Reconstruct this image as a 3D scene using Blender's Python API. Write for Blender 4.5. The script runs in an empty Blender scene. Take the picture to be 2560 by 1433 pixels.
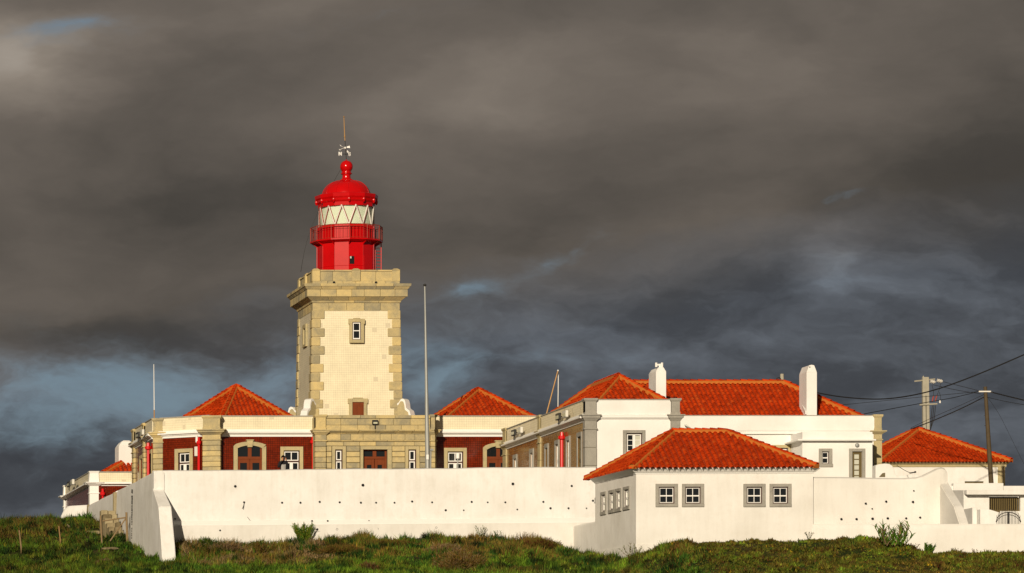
import bpy, bmesh, math, random
import numpy as np
from mathutils import Vector, Matrix
random.seed(7)
rng = np.random.default_rng(7)
SC = bpy.context.scene
COL = SC.collection

# ------------------------------------------------------------------ camera
# the photographer stands ~250 m away and below the lighthouse; long lens, view axis square to the facades
F = 11500.0            # focal length in photo pixels (2560 px wide frame)
PX, PY = -1200.0, 2000.0   # where the view axis meets the (shifted) picture plane
cam_d = bpy.data.cameras.new('camera')
cam_d.sensor_width = 36.0
cam_d.lens = F / 2560 * 36.0
cam_d.shift_x = (1280 - PX) / 2560
cam_d.shift_y = (PY - 716.5) / 2560
cam_d.clip_start = 1.0
cam_d.clip_end = 12000
cam = bpy.data.objects.new('camera', cam_d)
COL.objects.link(cam)
cam.location = (0, 0, 0)
cam.rotation_euler = (math.radians(90), 0, 0)
SC.camera = cam

def XP(px, Y): return (px - PX) * Y / F
def ZP(py, Y): return (PY - py) * Y / F

# ------------------------------------------------------------------ light
SUN_AZ = math.radians(22.0)      # left of the view axis, behind the camera
SUN_EL = math.radians(15.0)
to_sun = Vector((-math.sin(SUN_AZ) * math.cos(SUN_EL), -math.cos(SUN_AZ) * math.cos(SUN_EL), math.sin(SUN_EL)))
sun_d = bpy.data.lights.new('sun', 'SUN')
sun_d.energy = 4.4
sun_d.angle = math.radians(0.55)
sun_d.color = (1.0, 0.86, 0.655)
sun = bpy.data.objects.new('sun', sun_d)
COL.objects.link(sun)
sun.rotation_euler = to_sun.to_track_quat('Z', 'Y').to_euler()
sun.location = (20, 150, 80)

world = bpy.data.worlds.new('World')
SC.world = world
world.use_nodes = True
wn = world.node_tree
wn.nodes.clear()
def N(tree, typ, **kw):
    n = tree.nodes.new(typ)
    for k, v in kw.items():
        setattr(n, k, v)
    return n
def L(tree, a, b): tree.links.new(a, b)
def math_n(tree, op, a, b=None, clamp=False):
    n = N(tree, 'ShaderNodeMath', operation=op, use_clamp=clamp)
    for i, v in enumerate((a, b)):
        if v is None: continue
        if isinstance(v, (int, float)): n.inputs[i].default_value = v
        else: L(tree, v, n.inputs[i])
    return n.outputs[0]
def mix_c(tree, fac, a, b, blend='MIX'):
    n = N(tree, 'ShaderNodeMix', data_type='RGBA', blend_type=blend)
    for s, v in ((n.inputs[0], fac), (n.inputs[6], a), (n.inputs[7], b)):
        if isinstance(v, (int, float)): s.default_value = v
        elif isinstance(v, tuple): s.default_value = (*v, 1) if len(v) == 3 else v
        else: L(tree, v, s)
    return n.outputs[2]
def noise(tree, vec, scale, detail=4, rough=.55, dist=0.0):
    n = N(tree, 'ShaderNodeTexNoise')
    n.inputs['Scale'].default_value = scale
    n.inputs['Detail'].default_value = detail
    n.inputs['Roughness'].default_value = rough
    n.inputs['Distortion'].default_value = dist
    if vec is not None: L(tree, vec, n.inputs['Vector'])
    return n.outputs[0]
def mapping(tree, vec, scale=(1, 1, 1), loc=(0, 0, 0), rot=(0, 0, 0)):
    n = N(tree, 'ShaderNodeMapping')
    n.inputs['Scale'].default_value = scale
    n.inputs['Location'].default_value = loc
    n.inputs['Rotation'].default_value = rot
    L(tree, vec, n.inputs['Vector'])
    return n.outputs[0]
def s2l(c):
    return tuple((v / 255 / 12.92) if v / 255 <= .04045 else ((v / 255 + .055) / 1.055) ** 2.4 for v in c)
def ramp(tree, fac, stops, interp='LINEAR'):
    n = N(tree, 'ShaderNodeValToRGB')
    cr = n.color_ramp
    cr.interpolation = interp
    while len(cr.elements) < len(stops): cr.elements.new(0.5)
    for e, (p, c) in zip(cr.elements, stops):
        e.position = p
        e.color = (*c, 1)
    L(tree, fac, n.inputs[0])
    return n.outputs[0]

# sky: Nishita daylight behind a heavy, broken deck of storm cloud
BG = 0.1
tc = N(wn, 'ShaderNodeTexCoord').outputs['Generated']
sky = N(wn, 'ShaderNodeTexSky', sky_type='NISHITA', sun_disc=False)
sky.sun_elevation = SUN_EL
sky.sun_rotation = math.pi + SUN_AZ
sky.air_density = 1.0
sky.dust_density = 1.2
wob = N(wn, 'ShaderNodeTexNoise')
wob.inputs['Scale'].default_value = 16
wob.inputs['Detail'].default_value = 5
wob.inputs['Roughness'].default_value = .6
L(wn, mapping(wn, tc, (1, 1, 2.2)), wob.inputs['Vector'])
wv = N(wn, 'ShaderNodeVectorMath', operation='MULTIPLY_ADD')
L(wn, wob.outputs['Color'], wv.inputs[0])
wv.inputs[1].default_value = (.05, .05, .024)
wv2 = N(wn, 'ShaderNodeVectorMath', operation='SUBTRACT')
L(wn, tc, wv2.inputs[0]); wv2.inputs[1].default_value = (.025, .025, .012)
L(wn, wv2.outputs[0], wv.inputs[2])
dirv = wv.outputs[0]
sep = N(wn, 'ShaderNodeSeparateXYZ'); L(wn, dirv, sep.inputs[0])
sep0 = N(wn, 'ShaderNodeSeparateXYZ'); L(wn, tc, sep0.inputs[0])
def dpx(px, py):
    x, z = (px - PX) / F, (PY - py) / F
    n = math.sqrt(1 + x * x + z * z)
    return x / n, z / n
def blob(px, py, wx, wy, amp, slant=0.0):
    """a soft bank of cloud / gap in one direction of the sky"""
    x0, z0 = dpx(px, py)
    dx = math_n(wn, 'SUBTRACT', sep.outputs[0], x0)
    dz = math_n(wn, 'SUBTRACT', sep.outputs[2], z0)
    if slant: dz = math_n(wn, 'SUBTRACT', dz, math_n(wn, 'MULTIPLY', dx, slant))
    a = math_n(wn, 'POWER', math_n(wn, 'ABSOLUTE', math_n(wn, 'DIVIDE', dx, wx / F)), 2.0)
    b = math_n(wn, 'POWER', math_n(wn, 'ABSOLUTE', math_n(wn, 'DIVIDE', dz, wy / F)), 2.0)
    g = math_n(wn, 'DIVIDE', 1.0, math_n(wn, 'ADD', 1.0, math_n(wn, 'ADD', a, b)))
    g = math_n(wn, 'MULTIPLY', math_n(wn, 'POWER', g, 2.0), amp)
    return math_n(wn, 'MULTIPLY', g, math_n(wn, 'GREATER_THAN', sep0.outputs[1], 0.0))
def addall(lst):
    o = lst[0]
    for v in lst[1:]: o = math_n(wn, 'ADD', o, v)
    return o
big = noise(wn, mapping(wn, dirv, (1, 1, 3.0), (0.3, 0, 0.1)), 7.0, 4, .5)
med = noise(wn, mapping(wn, dirv, (1, 1, 2.4), (2.3, 1, 0.6)), 24.0, 6, .55)
bil = noise(wn, mapping(wn, dirv, (1, 1, 1.5), (7.3, 2, 0.2)), 15.0, 3, .45)
fine = noise(wn, mapping(wn, dirv, (1, 1, 2.0), (5.3, 1, 0.6)), 75.0, 6, .6)
lowmask = math_n(wn, 'MULTIPLY_ADD', math_n(wn, 'SUBTRACT', math_n(wn, 'MULTIPLY', sep.outputs[0], .14), sep.outputs[2]), 52.0)
lowmask.node.inputs[2].default_value = 52 * (.101 - .14 * .104)
lowmask.node.use_clamp = True          # 1 near the horizon, 0 higher up
streak = N(wn, 'ShaderNodeMapRange', interpolation_type='SMOOTHSTEP')
L(wn, noise(wn, mapping(wn, dirv, (1, 1, 2.6), (1.3, 4, 2.6)), 34.0, 8, .58, .35), streak.inputs[0])
streak.inputs[1].default_value = .36; streak.inputs[2].default_value = .66
streak = streak.outputs[0]
lum = addall([
    math_n(wn, 'MULTIPLY', math_n(wn, 'SUBTRACT', big, .5), .38),
    math_n(wn, 'MULTIPLY', math_n(wn, 'SUBTRACT', med, .5), .30),
    math_n(wn, 'MULTIPLY', math_n(wn, 'MULTIPLY', math_n(wn, 'SUBTRACT', fine, .5), .40), lowmask),
    math_n(wn, 'MULTIPLY', math_n(wn, 'MULTIPLY', math_n(wn, 'SUBTRACT', streak, .5), .20), math_n(wn, 'MULTIPLY', lowmask, .75)),
    blob(30, 140, 300, 200, .50), blob(1230, 220, 420, 190, .22, .15), blob(1950, 110, 420, 130, .14),
    blob(620, 60, 500, 150, .16), blob(260, 420, 420, 130, .09, .1), blob(2480, 380, 420, 260, -.17),
    blob(330, 830, 620, 80, -.2), blob(1500, 520, 700, 110, -.08, .1), blob(2060, 700, 120, 90, .20),
    blob(60, 780, 330, 110, .08), blob(560, 470, 460, 90, -.07),
    blob(380, 1000, 560, 120, .24), blob(2450, 1090, 300, 60, .10), blob(1600, 900, 500, 60, .07), blob(100, 1210, 420, 90, -.22)])
lum = math_n(wn, 'ADD', math_n(wn, 'ADD', lum, math_n(wn, 'MULTIPLY', math_n(wn, 'SUBTRACT', bil, .5), .34)), .405, clamp=True)
warm = ramp(wn, lum, [(0.0, s2l((50, 47, 45))), (.3, s2l((72, 68, 63))), (.55, s2l((107, 99, 91))), (.8, s2l((140, 130, 119))), (1, s2l((172, 163, 152)))])
cool = ramp(wn, lum, [(0.0, s2l((50, 52, 57))), (.3, s2l((69, 72, 77))), (.55, s2l((97, 102, 109))), (.8, s2l((126, 136, 146))), (1, s2l((160, 168, 176)))])
cloud = mix_c(wn, lowmask, warm, cool)
gap = addall([blob(200, 70, 170, 55, .42), blob(900, 60, 200, 70, .18), blob(1180, 740, 100, 45, .5), blob(1420, 640, 100, 40, .34, .5),
              blob(400, 975, 560, 110, .70, .04), blob(2110, 505, 80, 25, .45), blob(1300, 900, 380, 35, .22), blob(1120, 960, 120, 60, .4),
              blob(150, 1090, 300, 60, .5)])
gsum = gap
gs = N(wn, 'ShaderNodeMapRange', interpolation_type='SMOOTHSTEP')
L(wn, math_n(wn, 'ADD', gsum, math_n(wn, 'MULTIPLY', math_n(wn, 'SUBTRACT', math_n(wn, 'ADD', math_n(wn, 'MULTIPLY', fine, .5), math_n(wn, 'MULTIPLY', med, .5)), .5), 2.2)), gs.inputs[0])
gs.inputs[1].default_value = .05; gs.inputs[2].default_value = .95
gap = math_n(wn, 'MULTIPLY', gs.outputs[0], math_n(wn, 'MULTIPLY', gsum, 2.4, clamp=True), clamp=True)
cl_s = N(wn, 'ShaderNodeVectorMath', operation='SCALE'); L(wn, cloud, cl_s.inputs[0]); cl_s.inputs['Scale'].default_value = 1 / BG
blue = N(wn, 'ShaderNodeVectorMath', operation='SCALE'); blue.inputs[0].default_value = s2l((101, 121, 139)); blue.inputs['Scale'].default_value = 1 / BG
sk_s = mix_c(wn, 0.12, blue.outputs[0], sky.outputs[0])
skycol = mix_c(wn, gap, cl_s.outputs[0], sk_s)
bgn = N(wn, 'ShaderNodeBackground'); bgn.inputs['Strength'].default_value = BG
L(wn, skycol, bgn.inputs['Color'])
wo = N(wn, 'ShaderNodeOutputWorld'); L(wn, bgn.outputs[0], wo.inputs['Surface'])

SC.view_settings.view_transform = 'Standard'
SC.view_settings.look = 'None'
SC.view_settings.exposure = 0.0
SC.view_settings.gamma = 1.0
SC.view_settings.use_curve_mapping = False

# ------------------------------------------------------------------ materials
MATS = {}
def new_mat(name):
    m = bpy.data.materials.new(name)
    m.use_nodes = True
    t = m.node_tree
    b = t.nodes['Principled BSDF']
    MATS[name] = m
    return m, t, b
def bump(t, b, h, strength=.3, dist=.02):
    n = N(t, 'ShaderNodeBump')
    n.inputs['Strength'].default_value = strength
    n.inputs['Distance'].default_value = dist
    L(t, h, n.inputs['Height'])
    L(t, n.outputs[0], b.inputs['Normal'])
def coords(t, kind='Object'): return N(t, 'ShaderNodeTexCoord').outputs[kind]
def plain(name, col, rough=.7, var=.12, scale=2.0, metal=0.0, bmp=0.0, bsc=20, spec=.4, rand=0.0, coat=0.0):
    m, t, b = new_mat(name)
    v = coords(t)
    n = noise(t, v, scale, 5, .6)
    f = math_n(t, 'MULTIPLY_ADD', n, var * 2); f.node.inputs[2].default_value = 1 - var
    if rand:
        oi = N(t, 'ShaderNodeObjectInfo').outputs['Random']
        r = math_n(t, 'MULTIPLY_ADD', oi, rand * 2); r.node.inputs[2].default_value = 1 - rand
        f = math_n(t, 'MULTIPLY', f, r)
    sc = N(t, 'ShaderNodeVectorMath', operation='SCALE'); sc.inputs[0].default_value = col
    L(t, f, sc.inputs['Scale']); L(t, sc.outputs[0], b.inputs['Base Color'])
    b.inputs['Roughness'].default_value = rough
    b.inputs['Metallic'].default_value = metal
    b.inputs['Specular IOR Level'].default_value = spec
    b.inputs['Coat Weight'].default_value = coat
    if bmp: bump(t, b, noise(t, v, bsc, 4, .6), bmp)
    return m
def whitewash(name, col=(.82, .81, .79), dirt=(.46, .41, .33), amount=.44):
    m, t, b = new_mat(name)
    v = coords(t)
    big_ = noise(t, v, .55, 5, .6)
    mid_ = noise(t, v, 2.2, 6, .65)
    stk = noise(t, mapping(t, v, (3.2, 3.2, .28)), 1.4, 5, .6)
    f = ramp(t, math_n(t, 'ADD', math_n(t, 'MULTIPLY', stk, .36), math_n(t, 'MULTIPLY', mid_, .64)), [(.46, (0, 0, 0)), (.78, (1, 1, 1))])
    f = math_n(t, 'MULTIPLY', f, amount)
    c = mix_c(t, f, col, dirt)
    g = ramp(t, big_, [(.28, (.86, .85, .83)), (.62, (1, 1, 1))])
    c = mix_c(t, 1.0, c, g, 'MULTIPLY')
    L(t, c, b.inputs['Base Color'])
    b.inputs['Roughness'].default_value = .85
    b.inputs['Specular IOR Level'].default_value = .2
    h = math_n(t, 'ADD', noise(t, v, 1.6, 3, .5), math_n(t, 'MULTIPLY', noise(t, v, 14, 4, .6), .18))
    bump(t, b, h, .55, .05)
    return m
def gridtile(name, c1, c2, mortar, size, rough, gap=.012, spec=.5, varamt=.5, odd=None, cant=1):
    """square glazed wall tiles; horizontal axis = x + y so that it runs on along every square-on wall"""
    m, t, b = new_mat(name)
    s = N(t, 'ShaderNodeSeparateXYZ'); L(t, coords(t), s.inputs[0])
    c = N(t, 'ShaderNodeCombineXYZ')
    L(t, math_n(t, 'ADD', s.outputs[0], math_n(t, 'MULTIPLY', s.outputs[1], float(cant))), c.inputs[0]); L(t, s.outputs[2], c.inputs[1])
    br = N(t, 'ShaderNodeTexBrick', offset=0.0, squash=1.0)
    br.inputs['Scale'].default_value = 1.0
    br.inputs['Brick Width'].default_value = size
    br.inputs['Row Height'].default_value = size
    br.inputs['Mortar Size'].default_value = gap
    br.inputs['Mortar Smooth'].default_value = .3
    br.inputs['Bias'].default_value = -.2
    br.inputs['Color1'].default_value = (*c1, 1)
    br.inputs['Color2'].default_value = (*c2, 1)
    br.inputs['Mortar'].default_value = (*mortar, 1)
    L(t, c.outputs[0], br.inputs['Vector'])
    n = noise(t, coords(t), 1.1, 5, .6)
    g = ramp(t, n, [(.3, (1 - varamt,) * 3), (.65, (1, 1, 1))])
    col = mix_c(t, 1.0, br.outputs['Color'], g, 'MULTIPLY')
    if odd:
        fl = N(t, 'ShaderNodeVectorMath', operation='SNAP'); L(t, c.outputs[0], fl.inputs[0]); fl.inputs[1].default_value = (size * 2,) * 3
        wnz = N(t, 'ShaderNodeTexWhiteNoise', noise_dimensions='3D'); L(t, fl.outputs[0], wnz.inputs['Vector'])
        col = mix_c(t, math_n(t, 'GREATER_THAN', wnz.outputs['Value'], .985), col, odd)
    L(t, col, b.inputs['Base Color'])
    b.inputs['Roughness'].default_value = rough
    b.inputs['Specular IOR Level'].default_value = spec
    bump(t, b, br.outputs['Fac'], .25, -.01)
    return m
def stone(name, c1, c2, c3, rand=.5):
    m, t, b = new_mat(name)
    v = coords(t)
    oi = N(t, 'ShaderNodeObjectInfo').outputs['Random']
    off = N(t, 'ShaderNodeVectorMath', operation='ADD'); L(t, v, off.inputs[0])
    sc = N(t, 'ShaderNodeVectorMath', operation='SCALE'); sc.inputs[0].default_value = (37, 17, 53); L(t, oi, sc.inputs['Scale']); L(t, sc.outputs[0], off.inputs[1])
    n = noise(t, off.outputs[0], 1.7, 6, .62, .6)
    f = math_n(t, 'ADD', n, math_n(t, 'MULTIPLY', math_n(t, 'SUBTRACT', oi, .5), rand))
    col = ramp(t, f, [(.25, c1), (.5, c2), (.78, c3)])
    fn = noise(t, v, 26, 4, .6)
    col = mix_c(t, 1.0, col, ramp(t, fn, [(.3, (.8, .8, .8)), (.7, (1.08, 1.08, 1.08))]), 'MULTIPLY')
    L(t, col, b.inputs['Base Color'])
    b.inputs['Roughness'].default_value = .85
    b.inputs['Specular IOR Level'].default_value = .2
    bump(t, b, fn, .35, .02)
    return m
def rooftile(name, base=(.60, .050, .004)):
    m, t, b = new_mat(name)
    v = coords(t)
    oi = N(t, 'ShaderNodeObjectInfo').outputs['Random']
    geo = N(t, 'ShaderNodeNewGeometry').outputs['Random Per Island']
    r = math_n(t, 'FRACT', math_n(t, 'ADD', math_n(t, 'MULTIPLY', oi, 7.31), geo))
    c = ramp(t, r, [(0, tuple(x * .62 for x in base)), (.45, base), (.85, (base[0] * 1.08, base[1] * 1.25, base[2] * 1.3)), (1, (.60, .085, .012))])
    wp = N(t, 'ShaderNodeNewGeometry').outputs['Position']
    n = noise(t, wp, .9, 5, .6)
    c = mix_c(t, 1.0, c, ramp(t, n, [(.3, (.78, .76, .74)), (.62, (1, 1, 1))]), 'MULTIPLY')
    n2 = noise(t, wp, 5.5, 4, .7)
    c = mix_c(t, ramp(t, n2, [(.64, (0, 0, 0)), (.84, (.3, .3, .3))]), c, (.36, .12, .03))
    L(t, c, b.inputs['Base Color'])
    b.inputs['Roughness'].default_value = .8
    b.inputs['Specular IOR Level'].default_value = .08
    return m

whitewash('white_wall'); whitewash('white_wall_clean', amount=.14)
whitewash('white_wall_aged', col=(.775, .758, .722), dirt=(.50, .45, .38), amount=.42)
whitewash('white_wall_worn', col=(.79, .78, .75), dirt=(.42, .38, .32), amount=.55)
plain('white_paint', (.80, .79, .76), .5, .05)
for nm_, cn_ in (('cream_tile', 1), ('cream_tile_canted', -1)): gridtile(nm_, (.82, .74, .53), (.77, .69, .49), (.56, .49, .335), .125, .35, gap=.007, varamt=.13, odd=(.60, .53, .38), cant=cn_)
for nm_, cn_ in (('red_tile', 1), ('red_tile_canted', -1)): gridtile(nm_, (.20, .020, .004), (.12, .013, .003), (.03, .006, .002), .12, .12, gap=.009, varamt=.35, spec=.35, cant=cn_)
gridtile('red_tile_sheen', (.34, .16, .030), (.25, .115, .022), (.12, .06, .018), .12, .14, gap=.009, varamt=.4, spec=.3)  # red tile with grazing light and sky sheen mixed into its colour
stone('limestone', (.30, .265, .175), (.47, .385, .205), (.63, .49, .225), rand=.40)
stone('limestone_smooth', (.36, .32, .20), (.46, .385, .215), (.53, .435, .24), rand=.15)
stone('grey_stone', (.275, .262, .232), (.335, .318, .28), (.39, .37, .32), rand=.12)
stone('step_stone', (.14, .11, .06), (.26, .21, .12), (.36, .30, .18))
plain('mortar', (.14, .115, .065), .9, .2)
rooftile('roof_tile')
plain('roof_mortar', (.46, .135, .015), .85, .25, 6)
plain('roof_bed', (.34, .038, .006), .85, .2, 4)  # tile red darkened in colour for the shade of the channels
plain('door_wood', (.17, .040, .012), .75, .25, 4, spec=.15)
plain('dark_brown', (.055, .018, .010), .5, .15)
plain('olive_wood', (.115, .082, .026), .6, .25, 6)
plain('lantern_red', (.50, .002, .003), .18, .22, 1.6, spec=.35)
plain('pipe_red', (.60, .004, .006), .38, .06, 3)
plain('rust_red', (.30, .03, .015), .6, .25, 6)
plain('bronze', (.45, .26, .10), .4, .2, metal=.3)
plain('dark_metal', (.035, .034, .032), .45, .15, metal=.4)
plain('grey_metal', (.30, .31, .30), .45, .12, 3, metal=.2)
plain('light_metal', (.62, .60, .55), .45, .1)
plain('concrete', (.36, .335, .265), .85, .2, 3, bmp=.2)
plain('dark_wood', (.075, .052, .026), .8, .35, 6, bmp=.3)
plain('post_wood', (.26, .15, .06), .85, .35, 8, bmp=.3)
plain('weathered_wood', (.22, .15, .075), .85, .3, 8, bmp=.3)
plain('cable', (.012, .012, .013), .6, .05)
plain('insulator', (.75, .72, .66), .3, .08)
plain('curtain', (.80, .82, .72), .9, .08, 1.5)
plain('blind', (.52, .52, .44), .8, .08)
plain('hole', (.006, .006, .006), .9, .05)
plain('skin', (.50, .23, .12), .55, .08)
plain('black_cloth', (.010, .010, .013), .9, .2)
plain('grey_cloth', (.36, .35, .33), .9, .1)
plain('jeans', (.03, .04, .07), .9, .15)
plain('hair', (.012, .009, .007), .7, .2)
plain('soil', (.12, .085, .04), .95, .3, 2, bmp=.4)
plain('paving', (.32, .29, .23), .9, .15, 1.5)
plain('lens_glass', (.50, .50, .36), .25, .05)
m, t, b = new_mat('window_glass')
b.inputs['Base Color'].default_value = (.012, .014, .015, 1); b.inputs['Roughness'].default_value = .06; b.inputs['Specular IOR Level'].default_value = .6
m, t, b = new_mat('lantern_glass')
gl = N(t, 'ShaderNodeBsdfGlossy'); gl.inputs['Roughness'].default_value = .04
tr = N(t, 'ShaderNodeBsdfTransparent'); tr.inputs['Color'].default_value = (.95, .97, .94, 1)
lw_ = N(t, 'ShaderNodeLayerWeight'); lw_.inputs['Blend'].default_value = .5
fr = math_n(t, 'MULTIPLY_ADD', math_n(t, 'POWER', lw_.outputs['Facing'], 4.0), .5); fr.node.inputs[2].default_value = .04
mx = N(t, 'ShaderNodeMixShader'); L(t, fr, mx.inputs[0]); L(t, tr.outputs[0], mx.inputs[1]); L(t, gl.outputs[0], mx.inputs[2])
L(t, mx.outputs[0], t.nodes['Material Output'].inputs['Surface'])
m, t, b = new_mat('foliage')
at = N(t, 'ShaderNodeAttribute', attribute_name='tint')
L(t, at.outputs['Color'], b.inputs['Base Color']); b.inputs['Roughness'].default_value = .7; b.inputs['Specular IOR Level'].default_value = .15
tl = N(t, 'ShaderNodeBsdfTranslucent'); L(t, at.outputs['Color'], tl.inputs['Color'])
mx = N(t, 'ShaderNodeMixShader'); mx.inputs[0].default_value = .18
L(t, b.outputs[0], mx.inputs[1]); L(t, tl.outputs[0], mx.inputs[2]); L(t, mx.outputs[0], t.nodes['Material Output'].inputs['Surface'])
m, t, b = new_mat('ground_soil')
v = coords(t)
n = noise(t, v, .35, 6, .65)
c = ramp(t, n, [(.35, (.020, .030, .008)), (.5, (.045, .05, .012)), (.62, (.075, .055, .022)), (.75, (.05, .02, .012))])
c = mix_c(t, 1.0, c, ramp(t, noise(t, v, 9, 5, .7), [(.3, (.45, .45, .45)), (.7, (1.3, 1.3, 1.3))]), 'MULTIPLY')
L(t, c, b.inputs['Base Color']); b.inputs['Roughness'].default_value = .95; b.inputs['Specular IOR Level'].default_value = .1
bump(t, b, noise(t, v, 6, 6, .7), .8, .1)

# ------------------------------------------------------------------ object helpers
LOC = {}
def thing(name, label, cat, loc, group=None):
    o = bpy.data.objects.new(name, None)
    COL.objects.link(o)
    o.location = loc
    o.empty_display_size = .3
    o['label'] = label; o['category'] = cat
    if group: o['group'] = group
    LOC[o] = Vector(loc)
    return o
def adopt(o, parent):
    if parent is not None:
        o.parent = parent
        if parent in LOC: o.matrix_parent_inverse = Matrix.Translation(-LOC[parent])
def tag(o, label, cat, group=None):
    o['label'] = label; o['category'] = cat
    if group: o['group'] = group
    return o
def struct(o):
    o['kind'] = 'structure'
    return o

class MB:
    def __init__(s): s.v = []; s.f = []
    def add(s, vs, fs):
        k = len(s.v); s.v += [tuple(v) for v in vs]; s.f += [tuple(i + k for i in f) for f in fs]; return s
    def hexa(s, p):   # p: 4 bottom (ccw from above) + 4 top
        return s.add(p, [(3, 2, 1, 0), (4, 5, 6, 7), (0, 1, 5, 4), (1, 2, 6, 5), (2, 3, 7, 6), (3, 0, 4, 7)])
    def box(s, x0, x1, y0, y1, z0, z1):
        x0, x1 = min(x0, x1), max(x0, x1); y0, y1 = min(y0, y1), max(y0, y1); z0, z1 = min(z0, z1), max(z0, z1)
        return s.hexa([(x0, y0, z0), (x1, y0, z0), (x1, y1, z0), (x0, y1, z0), (x0, y0, z1), (x1, y0, z1), (x1, y1, z1), (x0, y1, z1)])
    def frust(s, cx, cy, h0, h1, z0, z1, d0=None, d1=None, rot=0.0):
        d0 = h0 if d0 is None else d0; d1 = h1 if d1 is None else d1
        c, sn = math.cos(rot), math.sin(rot)
        def q(a, b, z): return (cx + a * c - b * sn, cy + a * sn + b * c, z)
        return s.hexa([q(-h0, -d0, z0), q(h0, -d0, z0), q(h0, d0, z0), q(-h0, d0, z0), q(-h1, -d1, z1), q(h1, -d1, z1), q(h1, d1, z1), q(-h1, d1, z1)])
    def prism(s, poly, z0, z1):   # poly ccw from above
        n = len(poly)
        vs = [(x, y, z0) for x, y in poly] + [(x, y, z1) for x, y in poly]
        return s.add(vs, [tuple(range(n - 1, -1, -1)), tuple(range(n, 2 * n))] + [(i, (i + 1) % n, n + (i + 1) % n, n + i) for i in range(n)])
    def loft(s, rings, cap=True):
        n = len(rings[0]); k = len(rings)
        vs = [p for r in rings for p in r]
        fs = [(j * n + i, j * n + (i + 1) % n, (j + 1) * n + (i + 1) % n, (j + 1) * n + i) for j in range(k - 1) for i in range(n)]
        if cap: fs += [tuple(range(n - 1, -1, -1)), tuple((k - 1) * n + i for i in range(n))]
        return s.add(vs, fs)
    def tube(s, p0, p1, r0, r1=None, n=8):
        r1 = r0 if r1 is None else r1
        p0 = Vector(p0); p1 = Vector(p1); d = (p1 - p0).normalized()
        a = d.orthogonal().normalized(); b_ = d.cross(a)
        R = [[tuple(p + (a * math.cos(2 * math.pi * i / n) + b_ * math.sin(2 * math.pi * i / n)) * r) for i in range(n)] for p, r in ((p0, r0), (p1, r1))]
        return s.loft(R)
    def path(s, pts, r, n=6):
        pts = [Vector(p) for p in pts]
        R = []
        ref = Vector((0, 0, 1))
        for i, p in enumerate(pts):
            d = (pts[min(i + 1, len(pts) - 1)] - pts[max(i - 1, 0)]).normalized()
            a = d.cross(ref)
            a = a.normalized() if a.length > 1e-4 else Vector((1, 0, 0))
            b_ = d.cross(a)
            rr = r[i] if isinstance(r, (list, tuple)) else r
            R.append([tuple(p + (a * math.cos(2 * math.pi * k / n) - b_ * math.sin(2 * math.pi * k / n)) * rr) for k in range(n)])
        return s.loft(R)
    def lathe(s, cx, cy, prof, n=24, rot=0.0, cap=True):
        return s.loft([[(cx + r * math.cos(rot + 2 * math.pi * i / n), cy + r * math.sin(rot + 2 * math.pi * i / n), z) for i in range(n)] for r, z in prof], cap)
def link(name, me, parent=None, kind=None):
    o = bpy.data.objects.new(name, me)
    COL.objects.link(o)
    adopt(o, parent)
    if kind: o['kind'] = kind
    return o
def obj(name, mb, mat, parent=None, smooth=False, bev=0.0, kind=None, seg=1):
    me = bpy.data.meshes.new(name)
    me.from_pydata(mb.v, [], mb.f)
    me.materials.append(MATS[mat])
    if bev or True:
        bm = bmesh.new(); bm.from_mesh(me)
        bmesh.ops.recalc_face_normals(bm, faces=bm.faces)
        if bev:
            bmesh.ops.bevel(bm, geom=list(bm.edges), offset=bev, segments=seg, affect='EDGES', clamp_overlap=True)
        bm.to_mesh(me); bm.free()
    if smooth:
        me.polygons.foreach_set('use_smooth', [True] * len(me.polygons))
        if hasattr(me, 'set_sharp_from_angle'): me.set_sharp_from_angle(angle=math.radians(40))
    me.update()
    return link(name, me, parent, kind)

class Fac:
    """a vertical facade seen from outside, a runs from p0 (left) to p1 (right), d outwards"""
    def __init__(s, p0, p1):
        s.p0 = Vector(p0); e = Vector(p1) - s.p0; s.len = e.length; s.u = e.normalized(); s.n = Vector((s.u.y, -s.u.x))
    def hit(s, px):
        k = (px - PX) / F
        den = s.u.x - k * s.u.y
        a = (k * s.p0.y - s.p0.x) / den
        return a, s.p0.y + s.u.y * a
    def A(s, px): return s.hit(px)[0]
    def Z(s, px, py): return (PY - py) / F * s.hit(px)[1]
    def P(s, a, z, d=0.0):
        q = s.p0 + s.u * a + s.n * d
        return (q.x, q.y, z)
    def box(s, mb, a0, a1, z0, z1, d0, d1):
        a0, a1 = min(a0, a1), max(a0, a1); z0, z1 = min(z0, z1), max(z0, z1); d0, d1 = min(d0, d1), max(d0, d1)
        return mb.hexa([s.P(a0, z0, d1), s.P(a1, z0, d1), s.P(a1, z0, d0), s.P(a0, z0, d0), s.P(a0, z1, d1), s.P(a1, z1, d1), s.P(a1, z1, d0), s.P(a0, z1, d0)])
    def extrude(s, mb, a0, a1, prof, m0=0.0, m1=0.0):
        """prof: closed list of (d, z); m0/m1 mitre slope at the two ends"""
        return mb.loft([[s.P(a0 - d * m0, z, d) for d, z in prof], [s.P(a1 + d * m1, z, d) for d, z in prof]])
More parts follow.
